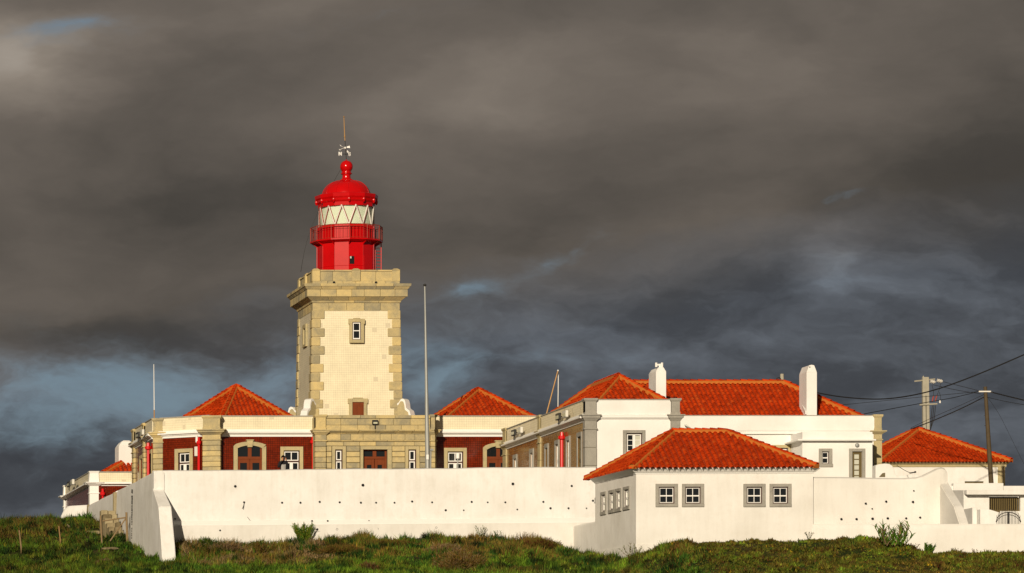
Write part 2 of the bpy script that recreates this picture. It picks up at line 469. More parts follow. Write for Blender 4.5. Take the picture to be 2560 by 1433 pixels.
def wall_sheet(Fc, a0, a1, z0, z1, holes=(), depth=.22, d=0.0):
    mb = MB()
    As = sorted({a0, a1} | {h[0] for h in holes} | {h[1] for h in holes})
    Zs = sorted({z0, z1} | {h[2] for h in holes} | {h[3] for h in holes})
    As = [a for a in As if a0 <= a <= a1]; Zs = [z for z in Zs if z0 <= z <= z1]
    for i in range(len(As) - 1):
        for j in range(len(Zs) - 1):
            ac, zc = (As[i] + As[i + 1]) / 2, (Zs[j] + Zs[j + 1]) / 2
            if any(h[0] < ac < h[1] and h[2] < zc < h[3] for h in holes): continue
            mb.add([Fc.P(As[i], Zs[j], d), Fc.P(As[i + 1], Zs[j], d), Fc.P(As[i + 1], Zs[j + 1], d), Fc.P(As[i], Zs[j + 1], d)], [(0, 1, 2, 3)])
    for h in holes:
        c = [(h[0], h[2]), (h[1], h[2]), (h[1], h[3]), (h[0], h[3])]
        for k in range(4):
            (aa, za), (ab, zb) = c[k], c[(k + 1) % 4]
            mb.add([Fc.P(aa, za, d), Fc.P(ab, zb, d), Fc.P(ab, zb, d - depth), Fc.P(aa, za, d - depth)], [(3, 2, 1, 0)])
    return mb
def sheet_obj(name, mb, mat, parent):
    me = bpy.data.meshes.new(name); me.from_pydata(mb.v, [], mb.f); me.materials.append(MATS[mat]); me.update()
    return link(name, me, parent)
def window(parent, Fc, a0, a1, z0, z1, sur, smat, sashes, case='dark_brown', sash='white_paint', pane='window_glass', bar=.055, name='window', proud=.05, glass_d=-.14, casew=.045, sill=True):
    """surround (l, r, top, bottom) in stone; sashes: list of (f0, f1, cols, rows[, midbar]) over the opening height"""
    l, r, tp, bt = sur
    w = MB()
    if l: Fc.box(w, a0 - l, a0, z0, z1 + tp, -.02, proud)
    if r: Fc.box(w, a1, a1 + r, z0, z1 + tp, -.02, proud)
    if tp: Fc.box(w, a0, a1, z1, z1 + tp, -.02, proud + .004)
    if bt: Fc.box(w, a0 - l - .03 * sill, a1 + r + .03 * sill, z0 - bt, z0, -.02, proud + .02)
    if not w.v: Fc.box(w, a0, a1, z0 - .04, z0, -.1, .03)
    wo_ = obj(name, w, smat, parent, bev=.008)
    cs = MB()
    for q in ((a0, a0 + casew, z0, z1), (a1 - casew, a1, z0, z1), (a0 + casew, a1 - casew, z1 - casew, z1), (a0 + casew, a1 - casew, z0, z0 + casew)):
        Fc.box(cs, *q, glass_d - .04, glass_d + .06)
    b0, b1, c0, c1 = a0 + casew, a1 - casew, z0 + casew, z1 - casew
    for k in range(len(sashes) - 1):
        f = sashes[k][1]; g = sashes[k + 1][0]
        if g > f: Fc.box(cs, b0, b1, c0 + (c1 - c0) * f, c0 + (c1 - c0) * g, glass_d - .04, glass_d + .05)
    obj('casing', cs, case, wo_)
    sm = MB(); panes = []
    for sh in sashes:
        f0, f1, nc, nr = sh[:4]; mid = sh[4] if len(sh) > 4 else bar * .7
        y0, y1 = c0 + (c1 - c0) * f0, c0 + (c1 - c0) * f1
        Fc.box(sm, b0, b0 + bar, y0, y1, glass_d - .02, glass_d + .045); Fc.box(sm, b1 - bar, b1, y0, y1, glass_d - .02, glass_d + .045)
        Fc.box(sm, b0 + bar, b1 - bar, y0, y0 + bar, glass_d - .02, glass_d + .045); Fc.box(sm, b0 + bar, b1 - bar, y1 - bar, y1, glass_d - .02, glass_d + .045)
        gx0, gx1, gy0, gy1 = b0 + bar, b1 - bar, y0 + bar, y1 - bar
        pw = (gx1 - gx0 - mid * (nc - 1)) / nc; ph = (gy1 - gy0 - bar * .6 * (nr - 1)) / nr
        for i in range(nc):
            if i: Fc.box(sm, gx0 + i * (pw + mid) - mid, gx0 + i * (pw + mid), gy0, gy1, glass_d - .02, glass_d + .042)
            for j in range(nr):
                if j and i == 0: Fc.box(sm, gx0, gx1, gy0 + j * (ph + bar * .6) - bar * .6, gy0 + j * (ph + bar * .6), glass_d - .02, glass_d + .038)
                panes.append((gx0 + i * (pw + mid), gx0 + i * (pw + mid) + pw, gy0 + j * (ph + bar * .6), gy0 + j * (ph + bar * .6) + ph))
    if sm.v: obj('sash', sm, sash, wo_)
    for p in panes:
        pm = MB(); Fc.box(pm, p[0] - .01, p[1] + .01, p[2] - .01, p[3] + .01, glass_d - .012, glass_d)
        obj('pane', pm, pane, wo_)
    return wo_

# ---- barrel tiles
def barrel(L_, r0, r1, n=6, th=.018, lift=.035):
    """half-barrel: lower end at y=0 (radius r0, raised by lift), upper end at y=L_ (radius r1)"""
    vs = []; fs = []
    for (y, r, up) in ((0, r0, lift), (L_, r1, 0.0)):
        for q in (r, r - th):
            for i in range(n + 1):
                a = math.pi * i / n
                vs.append((-q * math.cos(a), y, q * math.sin(a) * .92 + up))
    k = n + 1
    for i in range(n):
        fs.append((i, i + 1, 2 * k + i + 1, 2 * k + i))           # outside
        fs.append((i, k + i, k + i + 1, i + 1))                   # lower rim
    return vs, fs
_tile_me = {}
def tile_mesh(L_, r0, r1, mat):
    key = (round(L_, 3), round(r0, 3), round(r1, 3), mat)
    if key not in _tile_me:
        vs, fs = barrel(L_, r0, r1)
        me = bpy.data.meshes.new('roof_tile'); me.from_pydata(vs, [], fs); me.materials.append(MATS[mat])
        me.polygons.foreach_set('use_smooth', [True] * len(me.polygons)); me.update()
        me.set_sharp_from_angle(angle=math.radians(50))
        _tile_me[key] = me
    return _tile_me[key]
def frame_mat(e, v, n, p):
    return Matrix(((e.x, v.x, n.x, p.x), (e.y, v.y, n.y, p.y), (e.z, v.z, n.z, p.z), (0, 0, 0, 1)))
def tiled_roof(parent, planes, caps, spacing=.262, expo=.36, maxobj=300, under=.05, over=.16):
    """planes: [(polygon [eaveL, eaveR, ...up], tiled?)]; caps: [(p, q)] ridge and hip lines. returns roof part"""
    bed = MB()
    mats_ = []
    for poly, tiled in planes:
        P_ = [Vector(p) for p in poly]
        e = (P_[1] - P_[0]).normalized()
        nrm = (P_[1] - P_[0]).cross(P_[-1] - P_[0]).normalized()
        up = nrm.cross(e).normalized()
        cen = sum((p for p in P_), Vector()) / len(P_)
        Q_ = [P_[0] + up * .22, P_[1] + up * .22] + P_[2:]
        off = [p - nrm * under for p in Q_]; off2 = [p - nrm * (under + .10) for p in Q_]
        bed.loft([[tuple(p) for p in off2], [tuple(p) for p in off]])
        if not tiled: continue
        q2 = [((p - P_[0]).dot(e), (p - P_[0]).dot(up)) for p in P_]
        smin = min(q[0] for q in q2); smax = max(q[0] for q in q2)
        k = 0
        s_ = smin + spacing * .5
        while s_ < smax:
            ts = []
            for i in range(len(q2)):
                (x0, y0), (x1, y1) = q2[i], q2[(i + 1) % len(q2)]
                if (x0 - s_) * (x1 - s_) < 0: ts.append(y0 + (y1 - y0) * (s_ - x0) / (x1 - x0))
            if len(ts) >= 2:
                t0, t1 = min(ts), max(ts)
                t = t0 - (over if t0 < .05 else 0)
                row = 0
                while t < t1 - expo * .30:
                    jx, jt = random.uniform(-.008, .008), random.uniform(-.012, .012)
                    p = P_[0] + e * (s_ + jx) + up * (t + jt) - nrm * (.012 + random.uniform(0, .006))
                    M_ = frame_mat(e, up, nrm, p) @ Matrix.Rotation(random.uniform(-.018, .018), 4, 'Z')
                    if t + expo * 1.2 > t1: M_ = M_ @ Matrix.Diagonal((1, max(.35, (t1 - t) / (expo * 1.2)), 1, 1))
                    mats_.append(M_)
                    t += expo; row += 1
            s_ += spacing; k += 1
    roof = obj('roof', bed, 'roof_bed', parent)
    me = tile_mesh(expo * 1.2, spacing * .41, spacing * .33, 'roof_tile')
    for M_ in mats_[:maxobj]:
        o = link('roof_tile', me, roof); o.matrix_basis = M_
    rest = mats_[maxobj:]
    if rest:
        vs, fs = barrel(expo * 1.2, spacing * .41, spacing * .33, n=4)
        mb = MB()
        for M_ in rest: mb.add([tuple(M_ @ Vector(v)) for v in vs], fs)
        me2 = bpy.data.meshes.new('more_roof_tiles'); me2.from_pydata(mb.v, [], mb.f); me2.materials.append(MATS['roof_tile'])
        me2.polygons.foreach_set('use_smooth', [True] * len(me2.polygons)); me2.update(); me2.set_sharp_from_angle(angle=math.radians(50))
        link('more_roof_tiles', me2, roof, 'stuff')
    cm = tile_mesh(.46, .125, .105, 'roof_tile')
    mort = MB()
    for p, q in caps:
        p, q = Vector(p), Vector(q)      # p lower, q upper
        d = q - p; ln = d.length; d = d / ln
        side = d.cross(Vector((0, 0, 1))).normalized(); up = side.cross(d).normalized()
        mort.loft([[tuple(x + side * a + up * h) for a, h in ((-.20, -.06), (.20, -.06), (.17, .075), (.10, .125), (-.10, .125), (-.17, .075))] for x in (p - d * .02, q)])
        n_ = max(1, int(round(ln / .38)))
        for i in range(n_):
            o = link('ridge_tile', cm, roof)
            o.matrix_basis = frame_mat(side, d, up, p + d * (ln * i / n_ - .03) + up * (.075 + random.uniform(-.008, .008))) @ Matrix.Rotation(random.uniform(-.03, .03), 4, 'Z')
    obj('ridge_mortar', mort, 'roof_mortar', roof)
    return roof
# ------------------------------------------------------------------ terrain
def sstep(x): x = np.clip(x, 0, 1); return x * x * (3 - 2 * x)
_lat = rng.random((256, 256))
def vnoise(x, y):
    xi = np.floor(x).astype(int); yi = np.floor(y).astype(int)
    fx = x - xi; fy = y - yi; fx = fx * fx * (3 - 2 * fx); fy = fy * fy * (3 - 2 * fy)
    g = lambda a, b_: _lat[a & 255, b_ & 255]
    return (g(xi, yi) * (1 - fx) + g(xi + 1, yi) * fx) * (1 - fy) + (g(xi, yi + 1) * (1 - fx) + g(xi + 1, yi + 1) * fx) * fy
def fbm(x, y, o=4):
    s_ = 0; a = .5
    for k in range(o): s_ = s_ + a * vnoise(x * 2 ** k + 17.3 * k, y * 2 ** k + 5.1 * k); a *= .5
    return s_ / (1 - .5 ** o)
YS_A = [-60, 0, 150, 190, 205, 212, 218, 221, 223.3, 226, 265, 300, 420, 3000]
ZA = [-4, -1.75, 5.3, 8.2, 9.6, 10.35, 11.4, 12.0, 12.5, 12.8, 12.5, 10, -5, -60]
ZA0 = [-4, -1.75, 5.3, 8.2, 9.6, 10.25, 10.95, 11.4, 12.2, 12.4, 12.5, 10, -5, -60]
YS_B = [-60, 0, 150, 190, 199, 204, 207, 210, 214, 220, 265, 300, 420, 3000]
ZB = [-4, -1.75, 5.3, 8.3, 9.6, 10.75, 11.5, 11.55, 11.3, 11.3, 12.0, 10, -5, -60]
YS_C = [-60, 0, 150, 190, 200, 205, 208, 211, 220, 265, 300, 420, 3000]
ZC = [-4, -1.75, 5.3, 8.2, 9.65, 10.7, 11.05, 11.2, 11.2, 12.0, 10, -5, -60]
YS_L = [-60, 0, 150, 190, 205, 213, 222, 234, 243, 250, 262, 275, 300, 420, 3000]
ZL = [-4, -1.75, 5.3, 8.0, 9.4, 10.25, 11.4, 13.1, 14.6, 15.3, 15.6, 15.0, 11, -5, -60]
def ground_base(X, Y):
    a = np.interp(Y, YS_A, ZA); a0 = np.interp(Y, YS_A, ZA0); b_ = np.interp(Y, YS_B, ZB); c = np.interp(Y, YS_C, ZC); l = np.interp(Y, YS_L, ZL)
    l = l - np.clip(31 - X, 0, 30) * .045
    a = a0 + (a - a0) * sstep((X - 34) / 8)
    r = a + (b_ - a) * sstep((X - 49.3) / 3.4)
    r = r + (c - r) * sstep((X - 61.2) / 3.0)
    w = np.where(Y > 222.5, sstep((X - 31.0) / .4), sstep((X - 28) / 4.5))
    yb = sstep((Y - 220.5) / 2.0)
    w = sstep((X - 28) / 4.5) * (1 - yb) + sstep((X - 31.0) / .4) * yb
    return l + (r - l) * w
def ground_h(X, Y):
    z = ground_base(X, Y)
    near = sstep((Y - 150) / 40) * (1 - sstep((Y - 262) / 10))
    return z + near * ((fbm(X * .45, Y * .45) - .5) * .55 + (fbm(X * 1.7 + 9, Y * 1.7) - .5) * .30)
def gz(x, y): return float(ground_h(np.array([float(x)]), np.array([float(y)]))[0])
gx = np.concatenate([[-1500, -600, -250, -100, -40, 0, 12], np.arange(18, 80, .28), [84, 92, 110, 150, 260, 600, 1500]])
gy = np.concatenate([[-60, -20, 0, 30, 60, 90, 120, 150, 170, 182, 190], np.arange(195, 262, .28), [266, 272, 280, 300, 340, 420, 700, 1500, 3000]])
GX, GY = np.meshgrid(gx, gy)
GZ = ground_h(GX.ravel(), GY.ravel())
nx, ny = len(gx), len(gy)
idx = np.arange(nx * ny).reshape(ny, nx)
quads = np.stack([idx[:-1, :-1].ravel(), idx[:-1, 1:].ravel(), idx[1:, 1:].ravel(), idx[1:, :-1].ravel()], 1)
me = bpy.data.meshes.new('ground')
me.vertices.add(nx * ny); me.vertices.foreach_set('co', np.stack([GX.ravel(), GY.ravel(), GZ], 1).ravel())
me.loops.add(quads.size); me.loops.foreach_set('vertex_index', quads.ravel().astype(np.int32))
me.polygons.add(len(quads)); me.polygons.foreach_set('loop_start', np.arange(0, quads.size, 4, dtype=np.int32))
me.polygons.foreach_set('use_smooth', [True] * len(quads))
me.update(calc_edges=True); me.materials.append(MATS['ground_soil'])
struct(link('ground', me))
cy = MB(); cy.prism([(31.25, 224.9), (52.6, 225.9), (59.8, 225.9), (59.9, 223.6), (69.2, 223.6), (69.2, 240.3), (90, 240.3), (90, 300), (28, 300), (28, 254), (31.25, 251.5)], 9.5, 15.2)
struct(obj('courtyard', cy, 'paving'))
yd = MB(); yd.hexa([(66.9, 211.6, 9), (84, 208.6, 9), (84, 240, 9), (66.9, 240, 9), (66.9, 211.6, 11.7), (84, 208.6, 11.7), (84, 240, 13.6), (66.9, 240, 13.6)])
struct(obj('yard', yd, 'paving'))

# ------------------------------------------------------------------ retaining walls
def pathwall(mb, Fc, a0, a1, prof): Fc.extrude(mb, a0, a1, prof)
def weep(parent, Fc, px, py, r, d=0.0):
    a, Yh = Fc.hit(px); z = (PY - py) / F * Yh
    mb = MB(); n = 8
    ring = lambda q, dd: [Fc.P(a + q * math.cos(2 * math.pi * i / n), z + q * math.sin(2 * math.pi * i / n), dd) for i in range(n)]
    mb.loft([ring(r * 1.15, d - .05), ring(r * 1.15, d + .012), ring(r * .9, d + .012), ring(r * .85, d + .004)], cap=False)
    mb.add(ring(r * .87, d + .004), [tuple(range(n))])
    obj('weep_hole', mb, 'hole', parent)
W1L = (30.94, 224.5); W1R = (XP(1490, 225.5), 225.5)
W1 = Fac(W1L, W1R)
rw = thing('retaining_wall', 'long white retaining wall with drain holes below the lighthouse courtyard', 'wall', (40, 223.5, 12.5))
ZT = 16.08
mb = MB()
prof_top = [(-.02, ZT - .16), (-.07, ZT - .05), (-.18, ZT), (-.38, ZT), (-.47, ZT - .06), (-.50, ZT - .2), (-.50, 10.0)]
def undul(Fc, a0, a1, prof, n, amp=.02, rise=0.0):
    m_ = MB(); rings = []
    for i in range(n + 1):
        a = a0 + (a1 - a0) * i / n
        k = (math.sin(i * 1.7) + math.sin(i * .63 + 1)) * .5
        rings.append([Fc.P(a, z * (1 + rise * i / n) + (amp * k if z > 14.5 else 0), d + amp * .6 * math.sin(i * 1.1 + z)) for d, z in prof])
    return m_.loft(rings)
prof1 = [(.0, 10.0), (.02, 13.62)] + prof_top
obj('wall', undul(W1, 0.0, W1.len, prof1, 26, rise=.0168), 'white_wall', rw, smooth=True)
obj('plinth', undul(W1, 0.0, W1.len, [(.25, 10.0), (.22, 13.36), (-.03, 13.36), (-.03, 10.0)], 26, rise=.0168), 'white_wall_aged', rw, smooth=True)
obj('plinth_ledge', undul(W1, 0.0, W1.len, [(.23, 13.355), (.21, 13.42), (.05, 13.60), (-.03, 13.62), (-.03, 13.355)], 26, rise=.0168), 'white_paint', rw)
WS = Fac((30.94, 238.6), (30.94, 224.48))
prof2 = [(.06, 9.5), (.03, 13.0), (.0, 15.0)] + [(d, z - .003) for d, z in prof_top]
obj('side_wall', undul(WS, 0.0, WS.len, prof2, 14), 'white_wall_worn', rw, smooth=True)
mb = MB()
X0, X1 = 30.905, 31.53
ring = lambda y, z, x0, x1: None
mb.loft([[(X0 + .0, 224.6, 15.25), (X0 + .52, 224.6, 15.25), (X0 + .56, 224.6, 9.5), (X0 - .03, 224.6, 9.5)][::-1],
         [(X0 + .0, 224.42, 15.10), (X0 + .52, 224.42, 15.10), (X0 + .60, 224.42, 9.5), (X0 - .03, 224.42, 9.5)][::-1],
         [(X0 - .01, 222.55, 14.18), (X0 + .60, 222.55, 14.20), (X0 + .62, 222.55, 9.5), (X0 - .05, 222.55, 9.5)][::-1],
         [(X0 - .03, 221.4, 12.2), (X0 + .62, 221.4, 12.2), (X0 + .64, 221.4, 9.5), (X0 - .06, 221.4, 9.5)][::-1],
         [(X0 - .05, 220.6, 10.2), (X0 + .62, 220.6, 10.2), (X0 + .64, 220.6, 9.5), (X0 - .08, 220.6, 9.5)][::-1]])
obj('buttress', mb, 'white_wall', rw, bev=.03, seg=2)
for px, py, r in [(588, 1216, .055), (610, 1256, .045), (705, 1257, .045), (751, 1257, .045), (799, 1255, .045), (849, 1256, .045), (437, 1298, .045), (626, 1303, .04), (674, 1303, .045), (779, 1303, .04), (818, 1303, .04),
                  (548, 1327, .04), (692, 1325, .045), (791, 1324, .045), (840, 1324, .05), (907, 1213, .06), (902, 1257, .045), (940, 1257, .04), (986, 1257, .04), (1030, 1254, .045), (1080, 1256, .04), (1114, 1276, .05), (1159, 1276, .035),
                  (1179, 1255, .045), (1219, 1256, .035), (1263, 1256, .04), (1282, 1210, .06), (1293, 1274, .035), (1358, 1255, .045), (1376, 1271, .05), (1421, 1271, .045), (1429, 1215, .045), (1466, 1271, .03), (1482, 1252, .045), (921, 1303, .035), (941, 1323, .05), (1088, 1320, .045)]:
    a_, Yh = W1.hit(px); z_ = (PY - py) / F * Yh / (1 + .0168 * a_ / W1.len)
    weep(rw, W1, px, py, r, .022 if z_ > 13.55 else (.215 if z_ < 13.44 else .12))
for pts in ([(610, 1257), (608, 1266), (605, 1272)], [(610, 1257), (609, 1266), (608, 1274)], [(626, 1303), (622, 1298), (618, 1293)]):
    mb = MB(); V = []
    for px, py in pts:
        a, Yh = W1.hit(px); V.append(W1.P(a, (PY - py) / F * Yh, .05))
    mb.path(V, .012, 5); obj('hanging_wire', mb, 'dark_metal', rw)
mb = MB()
a_ = WS.A(331)
for i in range(22):
    z0_ = 13.2 + i * .115
    if random.random() < .85: WS.box(mb, a_ + random.uniform(-.03, .03), a_ + random.uniform(.06, .16), z0_, z0_ + random.uniform(.06, .12), -.02, .055)
obj('joint', mb, 'dark_metal', rw)
W2a = Fac((30.94, 250.6), (30.94, 239.4))
low = thing('garden_wall', 'white wall running back to the small red-roofed house beyond the steps', 'wall', (30.94, 245, 15))
mb = undul(W2a, 0, W2a.len, [(d, z + .02) for d, z in prof2], 8)
obj('wall', mb, 'white_wall_worn', low, smooth=True)
mb = MB(); mb.box(30.86, 31.5, 239.15, 239.5, 14.2, 16.0); obj('gate_jamb', mb, 'step_stone', low, bev=.03)
Wc = Fac((XP(150, 252.6), 252.6), (XP(219, 251.2), 251.2))
cw = thing('curved_wall', 'short rounded white wall at the hilltop, far left', 'wall', (30, 252, 15))
mb = MB(); rings = []
for i in range(9):
    a = Wc.len * i / 8
    zt = 16.12 - .55 * max(0, 1 - i / 2.2) ** 2
    rings.append([Wc.P(a, z, d) for d, z in [(.1, 14.0), (.05, zt - .3), (.0, zt - .1), (-.1, zt), (-.3, zt), (-.45, zt - .1), (-.5, 14.0)]])
mb.loft(rings); obj('wall', mb, 'white_wall', cw, smooth=True)
mb = MB(); mb.box(XP(217, 251.1), XP(223, 251.1), 250.75, 251.1, 14.5, ZP(1262, 250.9)); obj('pier', mb, 'step_stone', cw, bev=.03)

# right-hand retaining wall with its raised end and raking buttress
Y2 = 214.66
rw2 = thing('retaining_wall', 'white yard wall with a raised end and sloping buttress, right of the hut', 'wall', (64, 215, 12))
mb = MB()
tops = [(2026, 1192), (2100, 1192), (2180, 1194), (2260, 1195), (2292, 1193), (2310, 1188), (2330, 1178), (2346, 1170), (2356, 1168), (2364, 1171), (2369, 1178)]
rings = []
for px, py in tops:
    x = XP(px, Y2); zt = ZP(py, Y2)
    rings.append([(x, Y2 - .10, 10), (x, Y2, zt - .22), (x, Y2 + .05, zt - .07), (x, Y2 + .17, zt), (x, Y2 + .38, zt), (x, Y2 + .5, zt - .1), (x, Y2 + .55, 10)])
mb.loft(rings); obj('wall', mb, 'white_wall_aged', rw2, smooth=True)
mb = MB(); bx0 = XP(2350, Y2)
mb.loft([[(bx0 + o0, y, z), (bx0 + o0 + .42, y, z), (bx0 + .5, y, 10.0), (bx0 - .04, y, 10.0)][::-1] for y, z, o0 in
         ((215.3, 15.1, 0), (214.9, 14.9, 0), (213.7, 14.22, -.01), (212.5, 13.55, -.02), (211.65, 12.7, -.03), (210.9, 11.0, -.05))])
obj('buttress', mb, 'white_wall_aged', rw2, bev=.04, seg=2)
ext = thing('low_wall', 'low shaded wall joining the hut corner to the long retaining wall', 'wall', (51.7, 223.5, 12))
EF_ = Fac((51.56, 225.6), (51.80, 221.5))
mb = MB(); EF_.extrude(mb, 0, EF_.len, [(.0, 10), (.0, 13.36), (-.04, 13.42), (-.35, 13.45), (-.4, 10)]); obj('wall', mb, 'white_wall_aged', ext, bev=.02)
F2 = Fac((60, Y2 - .05), (70, Y2 - .05))
for px, py, r in [(2164, 1259, .04), (2215, 1254, .04), (2282, 1255, .045), (2103, 1298, .045), (2141, 1298, .045), (2181, 1297, .05), (2219, 1296, .045), (2265, 1296, .04), (2300, 1294, .04), (2284, 1227, .025), (2180, 1272, .025), (2267, 1305, .03)]:
    weep(rw2, F2, px, py, r, .045)
lw = thing('boundary_wall', 'low plain white boundary wall in front of the yard, lower right', 'wall', (66, 214.5, 11))
F3 = Fac((60.27, 214.45), (XP(2660, 208.0), 208.0))
mb = undul(F3, 0, F3.len, [(.06, 9.5), (.0, 12.6), (-.03, 12.80), (-.1, 12.87), (-.32, 12.87), (-.4, 12.8), (-.42, 9.5)], 12, .012, rise=-.030)
obj('wall', mb, 'white_wall_aged', lw, smooth=True)
# ------------------------------------------------------------------ lighthouse tower
TY = 255.56; TCX = 46.47; TD = 5.0
TCY = TY + TD / 2
lh = thing('lighthouse_tower', 'square cream-tiled lighthouse tower with stone corners and a red lantern', 'lighthouse', (TCX, TCY, 15.2))
zb, zt = 15.2, ZP(775, TY)
hb, ht = 2.52, 2.40
def hw(z): return hb + (ht - hb) * (z - 21.4) / (zt - 21.4)
mb = MB(); mb.frust(TCX, TCY, hw(zb), hw(zt), zb, zt); obj('shaft', mb, 'cream_tile', lh)
# quoins, one stone each
row_h = .497
z = zt
r_i = 0
while z > 20.6:
    z0, z1 = z - row_h, z - .018
    h = hw((z0 + z1) / 2) + .055
    for sx in (-1, 1):
        for sy in (-1, 1):
            longf = (r_i % 2 == 0)
            wx, wy = (.72, .50) if longf else (.50, .72)
            wx += random.uniform(-.02, .02)
            mb = MB()
            cx_, cy_ = TCX + sx * h, TCY + sy * h
            mb.box(cx_, cx_ - sx * wx, cy_, cy_ - sy * wy, z0, z1)
            obj('quoin', mb, 'limestone', lh, bev=.03)
    z -= row_h; r_i += 1
def ring_blocks(name, h0, h1, z0, z1, n, depth=.5, mat='limestone', gap=.012, cx=TCX, cy=TCY, parent=None, bev=.012, sides=(0, 1, 2, 3)):
    for s_ in sides:
        rot = Matrix.Rotation(math.radians(90 * s_), 2)
        cuts = [-1 + 2 * i / n + (random.uniform(-.25, .25) / n if 0 < i < n else 0) for i in range(n + 1)]
        for i in range(n):
            p = []
            for h, z in ((h0, z0), (h1, z1)):
                a, b_ = cuts[i] * h, cuts[i + 1] * h
                if i: a += gap / 2
                if i < n - 1: b_ -= gap / 2
                k = (h - depth) / h
                a2 = a if i else cuts[0] * (h - depth); b2 = b_ if i < n - 1 else cuts[-1] * (h - depth)
                for q in ((a, -h), (b_, -h), (b2, -(h - depth)), (a2, -(h - depth))):
                    v = rot @ Vector(q)
                    p.append((cx + v.x, cy + v.y, z))
            mb = MB(); mb.hexa(p); obj(name, mb, mat, parent or lh, bev=bev)
zz = [ZP(y, TY) for y in (777, 757, 752, 743, 725, 718, 711)]
mb = MB(); mb.frust(TCX, TCY, 2.2, 2.2, zz[0] - .1, zz[-1] + .05); obj('core', mb, 'mortar', lh)
ring_blocks('frieze_block', 2.42, 2.42, zz[0], zz[1], 5)
ring_blocks('moulding_block', 2.46, 2.50, zz[1] + .005, zz[2], 4)
ring_blocks('moulding_block', 2.50, 2.74, zz[2] + .003, zz[3], 5)
ring_blocks('cornice_block', 2.79, 2.79, zz[3] + .003, zz[4], 7, .8)
ring_blocks('cornice_block', 2.81, 2.92, zz[4] + .003, zz[5], 6, .8)
ring_blocks('cornice_block', 2.95, 2.97, zz[5] + .003, zz[6], 6, .9)
# gallery parapet
pz0, pz1, pz2 = zz[6] + .003, ZP(702, TY), ZP(678, TY)
ring_blocks('parapet_block', 2.42, 2.42, pz0, pz1, 6, .4)
ring_blocks('parapet_block', 2.36, 2.36, pz1 + .003, pz2, 4, .35)
ring_blocks('coping_block', 2.42, 2.38, pz2 + .002, pz2 + .09, 4, .42)
for sx, sy in ((-1, -1), (1, -1), (1, 1), (-1, 1), (0, -1), (0, 1), (-1, 0), (1, 0)):
    mb = MB(); h = .22 if sx * sy else .24
    cx_, cy_ = TCX + sx * 2.22, TCY + sy * 2.22
    mb.frust(cx_, cy_, h, h, pz1 - .02, pz2 + .06)
    mb.frust(cx_, cy_, h + .03, h * .5, pz2 + .06, pz2 + .17)
    obj('parapet_pier', mb, 'limestone', lh, bev=.02)
for px in (835, 940):
    mb = MB(); mb.tube((XP(px, TY), TY - .03, ZP(706, TY)), (XP(px, TY), TY + .3, ZP(706, TY)), .06); obj('drain_hole', mb, 'hole', lh)
# openings of the front face
FT = Fac((0, TY - .06), (100, TY - .06))
aX = lambda px: XP(px, TY)
zY = lambda py: ZP(py, TY)
def eared(name, x0, x1, y0, y1, ix0, ix1, iy0, iy1, ear, parent, Fc, d=.10):
    mb = MB()
    Fc.box(mb, x0 - ear, ix0, iy0 - (iy0 - y0), y1, -.05, d) if False else None
    Fc.box(mb, x0, ix0, y0, y1 - .28, -.05, d); Fc.box(mb, ix1, x1, y0, y1 - .28, -.05, d)
    Fc.box(mb, x0 - ear, ix0, y1 - .28, y1, -.05, d); Fc.box(mb, ix1, x1 + ear, y1 - .28, y1, -.05, d)
    Fc.box(mb, ix0, ix1, iy1, y1, -.05, d + .004)
    Fc.box(mb, x0 + .22, x1 - .22, y1, y1 + .05, -.05, d + .01)
    if iy0 > y0: Fc.box(mb, ix0, ix1, y0, iy0, -.05, d + .006)
    return obj(name, mb, 'limestone_smooth', parent, bev=.01)
wd = eared('window', aX(873), aX(909), zY(858), zY(798), aX(880), aX(901), zY(850), zY(806), .05, lh, FT)
mb = MB()
for q in ((880, 881.6, 850, 806), (899.4, 901, 850, 806)): FT.box(mb, aX(q[0]), aX(q[1]), zY(q[2]), zY(q[3]), -.02, .045)
FT.box(mb, aX(881.6), aX(899.4), zY(850), zY(848.6), -.02, .045); FT.box(mb, aX(881.6), aX(899.4), zY(807.4), zY(806), -.02, .045)
obj('casing', mb, 'dark_brown', wd)
mb = MB()
for q in ((881.6, 883.4, 848.6, 807.4), (897.4, 899.4, 848.6, 807.4), (883.4, 897.4, 848.6, 845.8), (883.4, 897.4, 809.6, 807.4), (883.4, 897.4, 828.6, 826.4)):
    FT.box(mb, aX(q[0]), aX(q[1]), zY(q[2]), zY(q[3]), -.02, .04)
obj('sash', mb, 'white_paint', wd)
for q in ((845.8, 828.6), (826.4, 809.6)):
    mb = MB(); FT.box(mb, aX(883.4), aX(897.4), zY(q[0]), zY(q[1]), 0, .02); obj('pane', mb, 'window_glass', wd)
dr = eared('door', aX(872), aX(916), zY(1060), zY(997), aX(880), aX(908.5), zY(1060), zY(1006), .06, lh, FT)
mb = MB(); FT.box(mb, aX(880), aX(908.5), zY(1060), zY(1006), -.02, .03); obj('leaf', mb, 'door_wood', dr)
for q in ((883, 892), (896, 905.5)):
    mb = MB(); FT.box(mb, aX(q[0]), aX(q[1]), zY(1058), zY(1012), .03, .05); obj('panel', mb, 'door_wood', dr, bev=.015)
